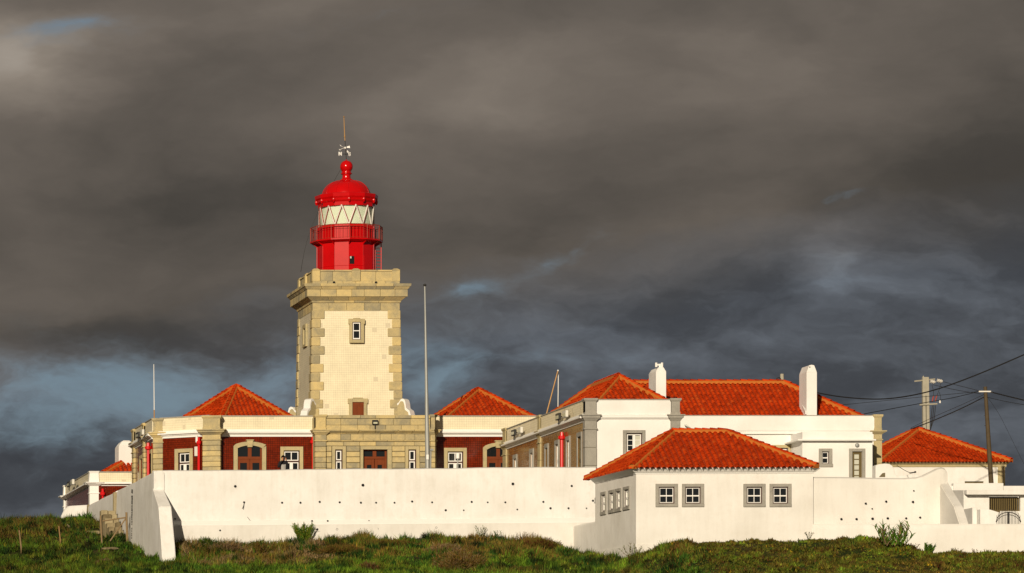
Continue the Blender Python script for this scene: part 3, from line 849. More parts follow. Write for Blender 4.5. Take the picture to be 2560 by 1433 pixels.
# slit window on the left side
hz_ = hw(24)
FL = Fac((TCX - hz_ + .02, TCY + 2.4), (TCX - hz_ + .02, TCY - 2.4))
ac = FL.A(764); z0_, z1_ = FL.Z(764, 868), FL.Z(764, 812)
mb = MB(); FL.box(mb, ac - .55, ac - .3, z0_, z1_, -.02, .10); FL.box(mb, ac + .3, ac + .55, z0_, z1_, -.02, .10); FL.box(mb, ac - .3, ac + .3, z1_ - .22, z1_, -.02, .10); FL.box(mb, ac - .3, ac + .3, z0_, z0_ + .16, -.02, .10)
ws = obj('window', mb, 'limestone_smooth', lh, bev=.01)
mb = MB(); FL.box(mb, ac - .3, ac + .3, z0_ + .16, z1_ - .22, -.01, .02); obj('pane', mb, 'window_glass', ws)
# white scroll buttresses set diagonally on the corners
for sx, sy in ((-1, -1), (1, -1), (-1, 1), (1, 1)):
    d = Vector((sx, sy)).normalized(); w = Vector((-d.y, d.x)) * .22
    c = Vector((TCX + sx * 2.30, TCY + sy * 2.30))
    zbs = 20.4
    out = [(o * .85, 20.4 + (z - 20.4) * .97) for o, z in [(0, zbs), (1.25, zbs), (1.22, 21.35), (1.12, 21.62), (.98, 21.70), (.86, 21.78), (.82, 22.05), (.74, 22.26), (.60, 22.33), (.46, 22.30), (.3, 22.12), (0, 22.0)]]
    inn = [(o * .90, 20.4 + (z - 20.4) * .93) for o, z in out]
    q_ = lambda o, z, k: (c.x + d.x * o + w.x * k, c.y + d.y * o + w.y * k, z)
    mb = MB(); mb.loft([[q_(o, z, k) for o, z in inn] for k in (-.95, .95)])
    sb2 = obj('scroll_buttress', mb, 'limestone_smooth', lh)
    mb = MB()
    for i in range(1, len(out) - 1):
        mb.hexa([q_(*inn[i], -1), q_(*inn[i + 1], -1), q_(*inn[i + 1], 1), q_(*inn[i], 1), q_(*out[i], -1), q_(*out[i + 1], -1), q_(*out[i + 1], 1), q_(*out[i], 1)])
    obj('scroll_rim', mb, 'white_paint', sb2)
# ---- lantern
LX, LY = XP(866, TCY), TCY
zl = lambda py: ZP(py, LY)
ROT = math.radians(-95)
def dodec(prof, n=12, rot=ROT, cap=True): return MB().lathe(LX, LY, prof, n, rot, cap)
R0 = 1.60
lan = obj('lantern', dodec([(R0, pz0 - .3), (R0, zl(672)), (R0 + .02, zl(671.5)), (R0, zl(671)), (R0, zl(569))]), 'lantern_red', lh, bev=0)
mb = MB()
for i in range(12):
    a = ROT + 2 * math.pi * i / 12
    x, y = LX + (R0 + .005) * math.cos(a), LY + (R0 + .005) * math.sin(a)
    mb.tube((x, y, pz0), (x, y, zl(607)), .022, n=6); mb.tube((x, y, zl(604)), (x, y, zl(570)), .022, n=6)
obj('seam', mb, 'lantern_red', lan)
# gallery
RG = 2.02
mb = dodec([(R0 - .05, zl(613)), (RG - .12, zl(609)), (RG, zl(608)), (RG, zl(605)), (R0 - .05, zl(605))])
obj('gallery', mb, 'lantern_red', lan)
for i in range(12):
    a = ROT + 2 * math.pi * i / 12
    c, s_ = math.cos(a), math.sin(a)
    mb = MB(); mb.loft([[(LX + c * r - s_ * k, LY + s_ * r + c * k, z_) for r, z_ in ((R0 - .02, zl(608)), (RG - .1, zl(608)), (RG - .12, zl(610)), (R0 - .02, zl(620)))] for k in (-.025, .025)])
    obj('bracket', mb, 'lantern_red', lan)
mb = MB()
corner = [(LX + (RG - .03) * math.cos(ROT + math.pi / 6 * i), LY + (RG - .03) * math.sin(ROT + math.pi / 6 * i)) for i in range(12)]
ztop = zl(570)
for i in range(12):
    p, q = corner[i], corner[(i + 1) % 12]
    for zr, rr in ((ztop, .022), (zl(575), .011), (zl(603), .011)): mb.tube((*p, zr), (*q, zr), rr, n=6)
    mb.tube((*p, zl(606)), (*p, ztop), .024, n=6)
    for k in range(1, 5):
        x, y = p[0] + (q[0] - p[0]) * k / 5, p[1] + (q[1] - p[1]) * k / 5
        mb.tube((x, y, zl(606)), (x, y, ztop), .0095, n=5)
obj('railing', mb, 'rust_red', lan)
# glazing: zigzag astragals, triangular panes, drawn white curtain
RGz = 1.52
g0, g1 = zl(569), zl(520)
obj('curtain', MB().lathe(LX, LY, [(RGz - .10, g0), (RGz - .08, (g0 + g1) / 2), (RGz - .12, g1)], 60, 0), 'curtain', lan, smooth=True)
cu = lan.children[-1]
for v in cu.data.vertices:
    a = math.atan2(v.co.y - LY, v.co.x - LX); k = 1 + .022 * math.sin(a * 17) + .014 * math.sin(a * 9 + 1)
    v.co.x = LX + (v.co.x - LX) * k; v.co.y = LY + (v.co.y - LY) * k
bars_w = MB()
for i in range(12):
    ab, at_, an = ROT + math.pi / 6 * i, ROT + math.pi / 6 * (i + .5), ROT + math.pi / 6 * (i + 1)
    pt = lambda a, z_, r=RGz: Vector((LX + r * math.cos(a), LY + r * math.sin(a), z_))
    B0, B1, T0, Tm = pt(ab, g0), pt(an, g0), pt(at_, g1), pt(at_ - math.pi / 6, g1)
    for tri in ((B0, B1, T0), (Tm, B0, T0)):
        c = (tri[0] + tri[1] + tri[2]) / 3
        nn = Vector((c.x - LX, c.y - LY, 0)).normalized()
        mb = MB(); mb.add([tuple(v - nn * .03) for v in tri] + [tuple(v - nn * .018) for v in tri], [(2, 1, 0), (3, 4, 5), (0, 1, 4, 3), (1, 2, 5, 4), (2, 0, 3, 5)])
        obj('pane', mb, 'lantern_glass', lan)
    mb = MB(); mb.tube(B0, T0, .042, n=6); mb.tube(B0, Tm, .042, n=6); obj('astragal', mb, 'light_metal', lan)
    mb = MB()
    nn = Vector((math.cos(ab), math.sin(ab), 0)) * .028
    sd_ = Vector((-math.sin(ab), math.cos(ab), 0)) * .045
    mb.tube(B0 + nn * .4 + sd_, T0 + nn * .4 + sd_, .022, n=5); mb.tube(B0 + nn * .4 + sd_, Tm + nn * .4 + sd_, .022, n=5); obj('astragal_edge', mb, 'rust_red', lan)
obj('sill', dodec([(RGz + .06, zl(571)), (RGz + .06, zl(568)), (RGz - .25, zl(568))]), 'rust_red', lan)
# eaves, gutter and dome
RE = 1.76
obj('eaves', dodec([(RGz - .2, zl(521)), (RGz + .05, zl(521)), (RGz + .06, zl(512)), (RGz + .14, zl(508)), (RE - .08, zl(503)), (RE - .02, zl(499)), (RE, zl(491)), (RE - .05, zl(490)), (1.40, zl(495))]), 'lantern_red', lan)
for i in range(12):
    a = ROT + math.pi / 6 * i; c, s_ = math.cos(a), math.sin(a)
    mb = MB(); mb.lathe(LX + c * (RE - .1), LY + s_ * (RE - .1), [(.02, zl(514)), (.07, zl(511)), (.09, zl(506)), (.07, zl(502)), (.03, zl(499))], 8); obj('gargoyle', mb, 'lantern_red', lan, smooth=True)
prof = [(1.40, zl(497))] + [(.33 + (1.36 - .33) * math.cos(t_) ** .92, zl(495) + (zl(453) - zl(495)) * math.sin(t_)) for t_ in [math.pi / 2 * k / 12 for k in range(13)]]
dm = obj('dome', MB().lathe(LX, LY, prof, 48, ROT), 'lantern_red', lan, smooth=True)
mb = MB()
for i in range(12):
    a = ROT + math.pi / 6 * i
    mb.path([(LX + r * math.cos(a), LY + r * math.sin(a), z_ + .004) for r, z_ in prof[1:]], .018, 5)
obj('rib', mb, 'lantern_red', lan, smooth=True)
zn = zl
obj('ventilator', MB().lathe(LX, LY, [(.38, zn(456)), (.40, zn(453)), (.36, zn(450)), (.25, zn(447)), (.22, zn(441)), (.24, zn(437)), (.31, zn(435.5)), (.31, zn(433.5)), (.25, zn(432.5)), (.26, zn(430))]
      + [(.355 * math.cos(t_), zn(417) + .355 * math.sin(t_)) for t_ in [math.radians(-46 + 12.5 * k) for k in range(11)]] + [(.035, zn(401.5)), (.02, zn(399))], 28), 'lantern_red', lan, smooth=True)
# small window and door seam of the drum, ladder
FD = Fac((LX + R0 * math.cos(ROT + math.pi / 6 * 0), LY + R0 * math.sin(ROT)), (LX + R0 * math.cos(ROT + math.pi / 6), LY + R0 * math.sin(ROT + math.pi / 6)))
a0_, a1_ = FD.A(874), FD.A(885.5)
mb = MB(); FD.box(mb, a0_, a1_, zl(668), zl(648.5), -.02, .015); hat = obj('drum_window', mb, 'hole', lan)
mb = MB(); FD.box(mb, a0_ + .02, a0_ + .1, zl(654.5), zl(649.5), .0, .03); obj('vent', mb, 'light_metal', lan)
F4 = Fac((LX + R0 * math.cos(ROT + math.pi / 6), LY + R0 * math.sin(ROT + math.pi / 6)), (LX + R0 * math.cos(ROT + math.pi / 3), LY + R0 * math.sin(ROT + math.pi / 3)))
mb = MB(); F4.box(mb, .04, F4.len - .04, zl(690), zl(647), 0, .03); obj('drum_door', mb, 'lantern_red', lan, bev=.01)
mb = MB()
ly_ = LY - .3
xl0, xl1 = XP(938, ly_), XP(953, ly_)
for x in (xl0, xl1): mb.tube((x, ly_, pz0), (x, ly_, zl(607)), .028, n=6)
for k in range(9): mb.tube((xl0, ly_, zl(678 - k * 8.0)), (xl1, ly_, zl(678 - k * 8.0)), .016, n=5)
obj('ladder', mb, 'lantern_red', lan)
# weather vane
wz = lambda py: ZP(py, LY)
vx = LX - .08
vane = obj('weather_vane', MB().path([(LX, LY, wz(401)), (vx + .03, LY, wz(372)), (vx, LY, wz(350))], [.022, .02, .02], 6), 'dark_metal', lh)
mb = MB(); mb.path([(vx, LY, wz(352)), (vx - .02, LY, wz(338)), (vx - .06, LY, wz(293))], [.028, .03, .022], 6); mb.lathe(vx - .06, LY, [(.02, wz(294.5)), (.05, wz(292.5)), (.02, wz(290.5))], 8); mb.lathe(vx - .015, LY, [(.03, wz(344)), (.055, wz(342)), (.03, wz(339))], 8)
obj('lightning_rod', mb, 'bronze', vane, smooth=True)
mb = MB(); mb.lathe(vx + .01, LY, [(.01, wz(373))] + [(.065 * math.cos(t_), wz(370) + .065 * math.sin(t_)) for t_ in [math.radians(-60 + 20 * k) for k in range(7)]] + [(.01, wz(367))], 10); obj('hub_ball', mb, 'white_paint', vane, smooth=True)
mb = MB()
def vpt(px, py, dy=0.0): return (XP(px, LY), LY + dy, wz(py))
mb.tube(vpt(861, 370, -.05), vpt(850, 366, -.2), .012, n=5); mb.tube(vpt(861, 370, -.05), vpt(850, 373.5, .2), .012, n=5)
for (x, y, dy) in ((849.5, 365.5, -.2), (850.5, 373.5, .2)):
    mb.loft([[vpt(x - 2.2, y - 2.2, dy + k), vpt(x + 1.5, y - .5, dy + k), vpt(x + 1.8, y + 2.4, dy + k)] for k in (-.012, .012)])
mb.loft([[vpt(865, 368.2, -.2 + k), vpt(872, 366, -.25 + k), vpt(873, 372, -.25 + k), vpt(865.5, 371, -.2 + k)] for k in (-.012, .012)])
mb.loft([[vpt(865.5, 374, .2 + k), vpt(869, 373.5, .22 + k), vpt(874, 378, .25 + k), vpt(871.5, 381, .25 + k), vpt(867, 377.5, .22 + k)] for k in (-.012, .012)])
obj('arrow', mb, 'white_paint', vane)
mb = MB(); mb.tube(vpt(848, 387, -.3), vpt(875, 384, .3), .014, n=5); mb.tube(vpt(854, 383, .4), vpt(869, 388, -.4), .014, n=5); obj('cross_arm', mb, 'dark_metal', vane)
def letter(ch, loc, size, mat, rotz=0.0):
    cu_ = bpy.data.curves.new('letter', 'FONT'); cu_.body = ch; cu_.size = size; cu_.extrude = .015; cu_.offset = .016; cu_.align_x = 'CENTER'; cu_.align_y = 'CENTER'; cu_.resolution_u = 3
    to = bpy.data.objects.new('letter', cu_); COL.objects.link(to)
    me_ = bpy.data.meshes.new_from_object(to.evaluated_get(bpy.context.evaluated_depsgraph_get()))
    bpy.data.objects.remove(to)
    me_.transform(Matrix.Translation(Vector(loc)) @ Matrix.Rotation(rotz, 4, 'Z') @ Matrix.Rotation(math.radians(90), 4, 'X'))
    me_.materials.clear(); me_.materials.append(MATS[mat])
    return link('letter', me_, vane)
letter('N', vpt(848, 387, -.3), .26, 'white_paint', .25); letter('S', vpt(876, 384, .3), .26, 'white_paint', .25)
letter('O', vpt(854, 382, .4), .20, 'white_paint', 1.1); letter('E', vpt(869.5, 388, -.4), .20, 'white_paint', 1.1)
mb = MB()
pA, pB = Vector(vpt(862, 406, 0)), Vector((XP(752, TY + 3), TY + 3, ZP(680, TY + 3)))
pts = [pA.lerp(pB, k / 10) + Vector((-.55, 0, -.35)) * math.sin(math.pi * k / 10) for k in range(11)]
mb.path(pts, .012, 5); obj('conductor_wire', mb, 'cable', lh)
# ------------------------------------------------------------------ keeper's building round the tower base
YB = 249.8
kb = thing('keepers_building', 'low lighthouse building with stone centre, dark red tiled wings and two tiled roofs', 'building', (46.5, 252, 15.2))
CF = Fac((0, YB), (100, YB))
X_ = lambda px: XP(px, YB)
Z_ = lambda py: ZP(py, YB)
zlow = 15.2
holes = [(X_(838), X_(856.5), 16.2, Z_(1124)), (X_(908), X_(968.5), zlow, Z_(1124)), (X_(1021), X_(1040.5), 16.2, Z_(1124))]
sheet_obj('core_wall', wall_sheet(CF, X_(788), X_(1089), zlow, Z_(1040), holes, .35, -.02), 'mortar', kb)
mb = MB(); mb.box(X_(789), X_(1088), YB + .4, YB + 4.5, zlow, Z_(1042)); obj('inner_wall', mb, 'limestone_smooth', kb)
def blocks(a_edges, z0, z1, d0=-.05, d1=.02, mat='limestone', name='stone_block', Fc=CF, gap=.014, bev=.012, jz=True):
    for a0, a1 in zip(a_edges[:-1], a_edges[1:]):
        mb = MB(); Fc.box(mb, a0 + gap / 2, a1 - gap / 2, z0 + gap / 2, z1 - gap / 2, d0, d1 + random.uniform(-.006, .006)); obj(name, mb, mat, kb, bev=bev)
def split(x0, x1, n, j=.2):
    w = (x1 - x0) / n
    return [x0] + [x0 + w * (i + random.uniform(-j, j)) for i in range(1, n)] + [x1]
pl, pr = X_(815), X_(1075)
for y0, y1 in ((1129, 1115), (1142.5, 1129), (1157, 1142.5), (1171, 1157), (1185, 1171), (1199, 1185)):
    for s0, s1 in ((816, 829.5), (866, 900), (980, 1013), (1049, 1074.5)):
        blocks([X_(s0), X_(s1)], Z_(y0), Z_(y1), d1=.03, gap=.03, bev=.02)
blocks(split(pl, pr, 6), Z_(1115), Z_(1104.5), d1=.03)
blocks(split(pl, pr, 7), Z_(1104), Z_(1101), d1=.09)
blocks(split(pl, pr, 8), Z_(1101), Z_(1085), d1=.02, mat='limestone')
blocks(split(pl, pr, 6), Z_(1085), Z_(1082), d1=.10)
blocks(split(X_(813), X_(1077), 6), Z_(1082), Z_(1079), d0=-.2, d1=.22)
blocks(split(X_(813), X_(1077), 6), Z_(1079), Z_(1075), d0=-.2, d1=.34)
blocks(split(pl, pr, 7), Z_(1075), Z_(1063), d1=.03)
blocks(split(pl, pr, 6), Z_(1063), Z_(1046.5), d1=.01)
blocks(split(pl, pr, 6), Z_(1046.5), Z_(1038), d0=-.3, d1=.07)
def pier(x0, x1, Fc, ztop, zc0, zc1, d=.12, cap=.22, parent=kb, mat='limestone', rust=True, zst=None, ch=.29, name='pier_stone', back=-.35, zbot=None):
    """rusticated pilaster: courses up to the string, capital at cornice height, block in the parapet"""
    zb_ = zlow + .9 if zbot is None else zbot
    mb = MB(); Fc.box(mb, x0 + .02, x1 - .02, zb_ - .9, ztop - .05, back, d - .03); core = obj('pier_core', mb, 'mortar', parent)
    zs = (zc0 - .35) if zst is None else zst
    z = zs
    while z > zb_:
        mb = MB(); Fc.box(mb, x0, x1, z - ch + .02, z, back + .02, d + random.uniform(-.004, .006)); obj(name, mb, mat, parent, bev=.022 if rust else .005)
        z -= ch
    mb = MB(); Fc.box(mb, x0 - .05, x1 + .05, zs, zs + .06, back + .02, d + .05); obj('string_course', mb, mat, parent, bev=.01)
    mb = MB(); Fc.box(mb, x0, x1, zs + .062, zc0, back + .02, d); obj(name, mb, mat, parent, bev=.008)
    zm = zc0 + (zc1 - zc0) * .45
    w = cap
    mb = MB()
    mb.loft([[Fc.P(x0 - o, z, d + o), Fc.P(x1 + o, z, d + o), Fc.P(x1 + o, z, back), Fc.P(x0 - o, z, back)] for z, o in ((zc0 + .002, .01), (zm, w * .55), (zm + .001, w * .7), (zc1 - .06, w * .75), (zc1 - .059, w), (zc1, w))])
    obj('capital', mb, mat, parent)
    mb = MB(); Fc.box(mb, x0 + .02, x1 - .02, zc1 + .002, ztop - .16, back + .02, d + .01); Fc.box(mb, x0, x1, zc1 + .002, zc1 + .12, back + .01, d + .03); obj(name, mb, mat, parent, bev=.008)
    mb = MB()
    mb.loft([[Fc.P(x0 - o, z, d + .01 + o), Fc.P(x1 + o, z, d + .01 + o), Fc.P(x1 + o, z, back - .03), Fc.P(x0 - o, z, back - .03)] for z, o in ((ztop - .16, .0), (ztop - .08, .05), (ztop, .05))])
    obj('coping', mb, mat, parent)
ZPAR, ZC1, ZC0 = Z_(1037), Z_(1075), Z_(1088)
pier(X_(787.5), X_(814.5), CF, ZPAR, ZC0, ZC1, zst=Z_(1104))
pier(X_(1075.5), X_(1090), CF, ZPAR, ZC0, ZC1, zst=Z_(1104))
# windows and door of the stone centre
for h in (holes[0], holes[2]):
    window(kb, CF, h[0], h[1], h[2], h[3], (.17, .18, .18, .2), 'limestone_smooth', [(0, .50, 1, 1), (.52, .785, 1, 1), (.81, 1, 1, 1)], bar=.055, glass_d=-.12, casew=.06, proud=.035)
def door(parent, Fc, h, transom, mat='door_wood', name='door', arch=None, d=-.16, jamb=None):
    a0, a1, z0, z1 = h
    mb = MB()
    for q in ((a0, a0 + .10), (a1 - .10, a1)): Fc.box(mb, *q, z0, z1, d - .05, d + .05)
    Fc.box(mb, a0 + .1, a1 - .1, z1 - .06, z1, d - .05, d + .05); Fc.box(mb, a0 + .1, a1 - .1, transom - .13, transom, d - .05, d + .07)
    am = (a0 + a1) / 2
    Fc.box(mb, am - .10, am + .10, transom, z1 - .06, d - .05, d + .05)
    Fc.box(mb, am - .012, am + .012, z0, transom - .13, d - .05, d - .03)
    dd = obj(name, mb, mat, parent, bev=.006)
    for s0, s1 in ((a0 + .1, am - .1), (am + .1, a1 - .1)):
        m2 = MB(); Fc.box(m2, s0, s1, transom, z1 - .06, d - .03, d - .01); obj('transom_pane', m2, 'window_glass', dd)
    for s0, s1 in ((a0 + .1, am - .013), (am + .013, a1 - .1)):
        m2 = MB(); w = s1 - s0; zt_ = transom - .13
        Fc.box(m2, s0, s0 + .15, z0, zt_, d - .03, d + .03); Fc.box(m2, s1 - .15, s1, z0, zt_, d - .03, d + .03)
        Fc.box(m2, s0 + .15, s1 - .15, zt_ - .32, zt_, d - .03, d + .03); Fc.box(m2, s0 + .15, s1 - .15, z0, z0 + 1.2, d - .03, d + .025)
        lf = obj('leaf', m2, mat, dd, bev=.008)
        m2 = MB(); Fc.box(m2, s0 + .15, s1 - .15, z0 + 1.2, zt_ - .32, d - .03, d - .005); obj('pane', m2, 'window_glass', dd)
    return dd
door(kb, CF, holes[1], Z_(1141), d=-.26)
mb = MB(); CF.box(mb, X_(901), X_(908), zlow, Z_(1124), -.04, .05); CF.box(mb, X_(968.5), X_(979.5), zlow, Z_(1124), -.04, .05); CF.box(mb, X_(901), X_(979.5), Z_(1124), Z_(1115.5), -.04, .055)
obj('door_surround', mb, 'limestone_smooth', kb, bev=.012)

# ---- wings
YW = 250.9
WF = Fac((0, YW), (100, YW))
xw = lambda px: XP(px, YW)
zw = lambda py: ZP(py, YW)
zp1, zp0, zc_ = zw(1039), zw(1076), zw(1092)
def wing_trim(Fc, a0, a1, m0=0, m1=0, parent=kb, zp1=zp1, zp0=zp0, zc_=zc_, tile='cream_tile', cop='grey_stone'):
    mb = MB(); Fc.box(mb, a0, a1, zp0 - .05, zp1 - .06, -.28, .02); obj('parapet', mb, tile, parent)
    mb = MB(); Fc.box(mb, a0, a1, zp1 - .06, zp1, -.32, .06); obj('coping', mb, cop, parent, bev=.01)
    h = zp0 - zc_
    mb = MB(); Fc.extrude(mb, a0, a1, [(-.1, zc_), (.05, zc_), (.06, zc_ + h * .28), (.13, zc_ + h * .34), (.15, zc_ + h * .45), (.27, zc_ + h * .55), (.27, zc_ + h * .75), (.20, zc_ + h * .8), (.16, zp0 + .04), (-.1, zp0 + .04)], m0, m1)
    obj('cornice', mb, 'white_paint', parent)
def arch_door(Fc, a0, a1, zs, zcrown, fw, parent, z0, tr):
    """segmental arch surround (proud) with keystone, two-leaf door behind"""
    n = 14; am = (a0 + a1) / 2; hwid = (a1 - a0) / 2
    def arc(w, rise):
        R_ = (w * w + rise * rise) / (2 * rise)
        return lambda x: math.sqrt(max(0, R_ * R_ - x * x)) - (R_ - rise)
    fi, fo = arc(hwid, zcrown - zs), arc(hwid + fw, zcrown - zs + .02)
    mb = MB()
    for s0, s1 in ((a0 - fw, a0), (a1, a1 + fw)): Fc.box(mb, s0, s1, z0, zs, -.03, .12)
    for k in range(n):
        t0, t1 = -1 + 2 * k / n, -1 + 2 * (k + 1) / n
        lo = [(am + hwid * t, zs + fi(hwid * t)) for t in (t0, t1)]
        hi = [(am + (hwid + fw) * t, zs + fw * .85 + fo((hwid + fw) * t)) for t in (t0, t1)]
        if k == 0: hi[0] = (a0 - fw, zs + .12); lo[0] = (a0, zs)
        pts = [lo[0], lo[1], hi[1], hi[0]]
        mb.add([Fc.P(a, z, -.03) for a, z in pts] + [Fc.P(a, z, .12) for a, z in pts], [(3, 2, 1, 0), (4, 5, 6, 7), (0, 1, 5, 4), (1, 2, 6, 5), (2, 3, 7, 6), (3, 0, 4, 7)])
    mb.add([Fc.P(a, z, d_) for d_ in (-.03, .12) for a, z in ((a0 - fw, zs), (a0, zs), (a0, zs + .01), (a0 - fw, zs + .12))], [(3, 2, 1, 0), (4, 5, 6, 7), (0, 1, 5, 4), (1, 2, 6, 5), (2, 3, 7, 6), (3, 0, 4, 7)])
    mb.add([Fc.P(a, z, d_) for d_ in (-.03, .12) for a, z in ((a1, zs), (a1 + fw, zs), (a1 + fw, zs + .12), (a1, zs + .01))], [(3, 2, 1, 0), (4, 5, 6, 7), (0, 1, 5, 4), (1, 2, 6, 5), (2, 3, 7, 6), (3, 0, 4, 7)])
    ar = obj('door_arch', mb, 'limestone_smooth', parent)
    mb = MB(); zk = zcrown
    mb.add([Fc.P(a, z, d_) for d_ in (-.03, .18) for a, z in ((am - .13, zk - .10), (am + .13, zk - .10), (am + .17, zk + .26), (am - .17, zk + .26))], [(3, 2, 1, 0), (4, 5, 6, 7), (0, 1, 5, 4), (1, 2, 6, 5), (2, 3, 7, 6), (3, 0, 4, 7)])
    Fc.box(mb, am - .21, am + .21, zk + .26, zk + .31, -.03, .21)
    obj('keystone', mb, 'limestone_smooth', ar, bev=.008)
    # arched infill: dark glass and timber
    mb = MB(); k_ = 12
    top = [(a0 + (a1 - a0) * i / k_, zs + fi(hwid * (-1 + 2 * i / k_))) for i in range(k_ + 1)]
    mb.loft([[Fc.P(a, z, d_) for a, z in [(a0, tr), (a1, tr)] + top[::-1]] for d_ in (-.02, .012)]); obj('transom_pane', mb, 'window_glass', ar)
    mb = MB(); Fc.box(mb, am - .10, am + .10, tr, zcrown - .02, .0, .04); Fc.box(mb, a0, a1, tr - .14, tr, .0, .06); Fc.box(mb, a1 - .1, a1, tr, zs, 0, .035)
    obj('transom', mb, 'door_wood', ar)
    for s0, s1 in ((a0, am - .01), (am + .01, a1)):
        mb = MB(); zt_ = tr - .14
        Fc.box(mb, s0, s0 + .14, z0, zt_, 0, .035); Fc.box(mb, s1 - .14, s1, z0, zt_, 0, .035); Fc.box(mb, s0 + .14, s1 - .14, zt_ - .2, zt_, 0, .035); Fc.box(mb, s0 + .14, s1 - .14, z0, z0 + 1.3, 0, .03)
        obj('leaf', mb, 'door_wood', ar)
        mb = MB(); Fc.box(mb, s0 + .14, s1 - .14, z0 + 1.3, zt_ - .2, 0, .012); obj('pane', mb, 'window_glass', ar)
SASH = [(0, .44, 2, 1, .15), (.47, .66, 2, 1, .12), (.69, 1, 2, 1, .04)]
SASH2 = [(0, .795, 2, 2, .17), (.825, 1, 2, 1, .045)]
# left wing: square part then a canted bay
ab0, ab1 = xw(551), xw(788)
wh = (xw(709), xw(749), 16.1, zw(1126.5))
sheet_obj('wall', wall_sheet(WF, ab0, ab1, zlow, zp0, [wh]), 'red_tile', kb)
window(kb, WF, *wh, (.18, .19, .21, .2), 'limestone_smooth', SASH2, casew=.05, bar=.048)
wing_trim(WF, ab0, ab1)
arch_door(WF, xw(593.5), xw(654.5), zw(1121), zw(1114), .22, kb, zlow, zw(1142))
CB = Fac((35.1, 252.35), (37.55, 250.5))
pa = CB.len
cwh = (CB.A(446), CB.A(474.5), 16.1, CB.Z(460, 1131.5))
sheet_obj('wall', wall_sheet(CB, 0, pa, zlow, zp0, [cwh]), 'red_tile_canted', kb)
window(kb, CB, *cwh, (.22, .20, .21, .2), 'limestone_smooth', SASH2, casew=.045, bar=.045)
wing_trim(CB, 0, pa, tile='cream_tile_canted')
PB = Fac((XP(508, 250.45), 250.6), (XP(553, 250.2), 250.35))
pier(0, PB.len, PB, ZPAR, zc_ + .06, zp0, zst=zw(1103), d=.16, cap=.3)
PC = Fac((XP(384, 252.4), 252.5), (XP(408.5, 252.25), 252.3))
pier(0, PC.len, PC, ZPAR, zc_ + .06, zp0, zst=zw(1103), d=.12, cap=.22)
LF = Fac((34.72, 260.6), (34.72, 252.5))
wl = [(LF.A(p0), LF.A(p1), 16.1, zw(1126.5)) for p0, p1 in ((351.5, 356.5), (373.5, 379.5))]
sheet_obj('wall', wall_sheet(LF, 0, LF.len, zlow, zp0, wl), 'red_tile', kb)
for h in wl: window(kb, LF, *h, (.2, .2, .2, .2), 'limestone_smooth', SASH2, casew=.05, bar=.06)
wing_trim(LF, 0, LF.len)
for p0, p1 in ((334.5, 339), (360.5, 364)):
    pier(LF.A(p0), LF.A(p1), LF, ZPAR, zc_ + .06, zp0, zst=zw(1103), d=.12, cap=.18)
# right wing
rh = (xw(1119), xw(1158), 16.1, zw(1129))
sheet_obj('wall', wall_sheet(WF, xw(1088), xw(1350), zlow, zp0, [rh]), 'red_tile', kb)
window(kb, WF, *rh, (.20, .19, .20, .2), 'limestone_smooth', SASH2, casew=.05, bar=.048)
wing_trim(WF, xw(1088), xw(1350))
arch_door(WF, xw(1216), xw(1274), zw(1125), zw(1116), .20, kb, zlow, zw(1142))
# roofs over both wings (eaves hidden behind the parapets)
ze = 20.70
apx = Vector((XP(590, 256), 256, ZP(967, 256)))
A_ = Vector((XP(738, 251.4), 251.3, ze)); B_ = Vector((38.30, 251.3, ze)); C_ = Vector((36.15, 253.05, ze)); D_ = Vector((36.15, 259.5, ze)); E_ = Vector((A_.x, 260.5, ze))
tiled_roof(kb, [((B_, A_, apx), True), ((C_, B_, apx), True), ((D_, C_, apx), False), ((E_, D_, apx), False), ((A_, E_, apx), False)],
           [(A_, apx), (B_, apx), (C_, apx)], spacing=.235, expo=.36)
apx = Vector((XP(1195, 256), 256, ZP(975, 256)))
A_ = Vector((XP(1346, 251.4), 251.3, ze)); B_ = Vector((XP(1102, 251.4), 251.3, ze)); C_ = Vector((B_.x, 260.5, ze)); D_ = Vector((A_.x, 260.5, ze))
tiled_roof(kb, [((B_, A_, apx), True), ((C_, B_, apx), True), ((D_, C_, apx), False), ((A_, D_, apx), False)],
           [(A_, apx), (B_, apx), (C_, apx)], spacing=.245, expo=.36)
# downpipes
def downpipe(parent, Fc, a, ztop, zbot, r=.055, d=.14, hop=.13):
    mb = MB()
    q = lambda z, rr, dd=d: [Fc.P(a + rr * math.cos(2 * math.pi * i / 10), z, dd + rr * math.sin(2 * math.pi * i / 10)) for i in range(10)]
    mb.loft([q(zbot, r), q(ztop - .42, r), q(ztop - .36, hop * 1.05), q(ztop - .22, hop * 1.15), q(ztop - .20, hop * .62), q(ztop - .02, hop * .5), q(ztop, hop * .2)])
    return obj('downpipe', mb, 'pipe_red', parent)
downpipe(kb, WF, xw(781), zw(1092), zlow)
PBf = Fac((XP(470, 251.2), 251.3), (XP(505, 250.6), 250.55))
downpipe(kb, CB, CB.A(501.5), zw(1094), zlow, r=.075, d=.2, hop=.12)
downpipe(kb, LF, LF.A(376), zw(1098), zlow, r=.075, d=.12, hop=.165)
mb = MB(); CB.box(mb, CB.A(489), CB.A(497.5), CB.Z(493, 1141), CB.Z(493, 1117), .0, .16); obj('meter_box', mb, 'light_metal', kb, bev=.02)
mb = MB(); CB.box(mb, CB.A(494.5), CB.A(499.5), CB.Z(497, 1108), CB.Z(497, 1090), .12, .3); obj('alarm_box', mb, 'white_paint', kb, bev=.04)

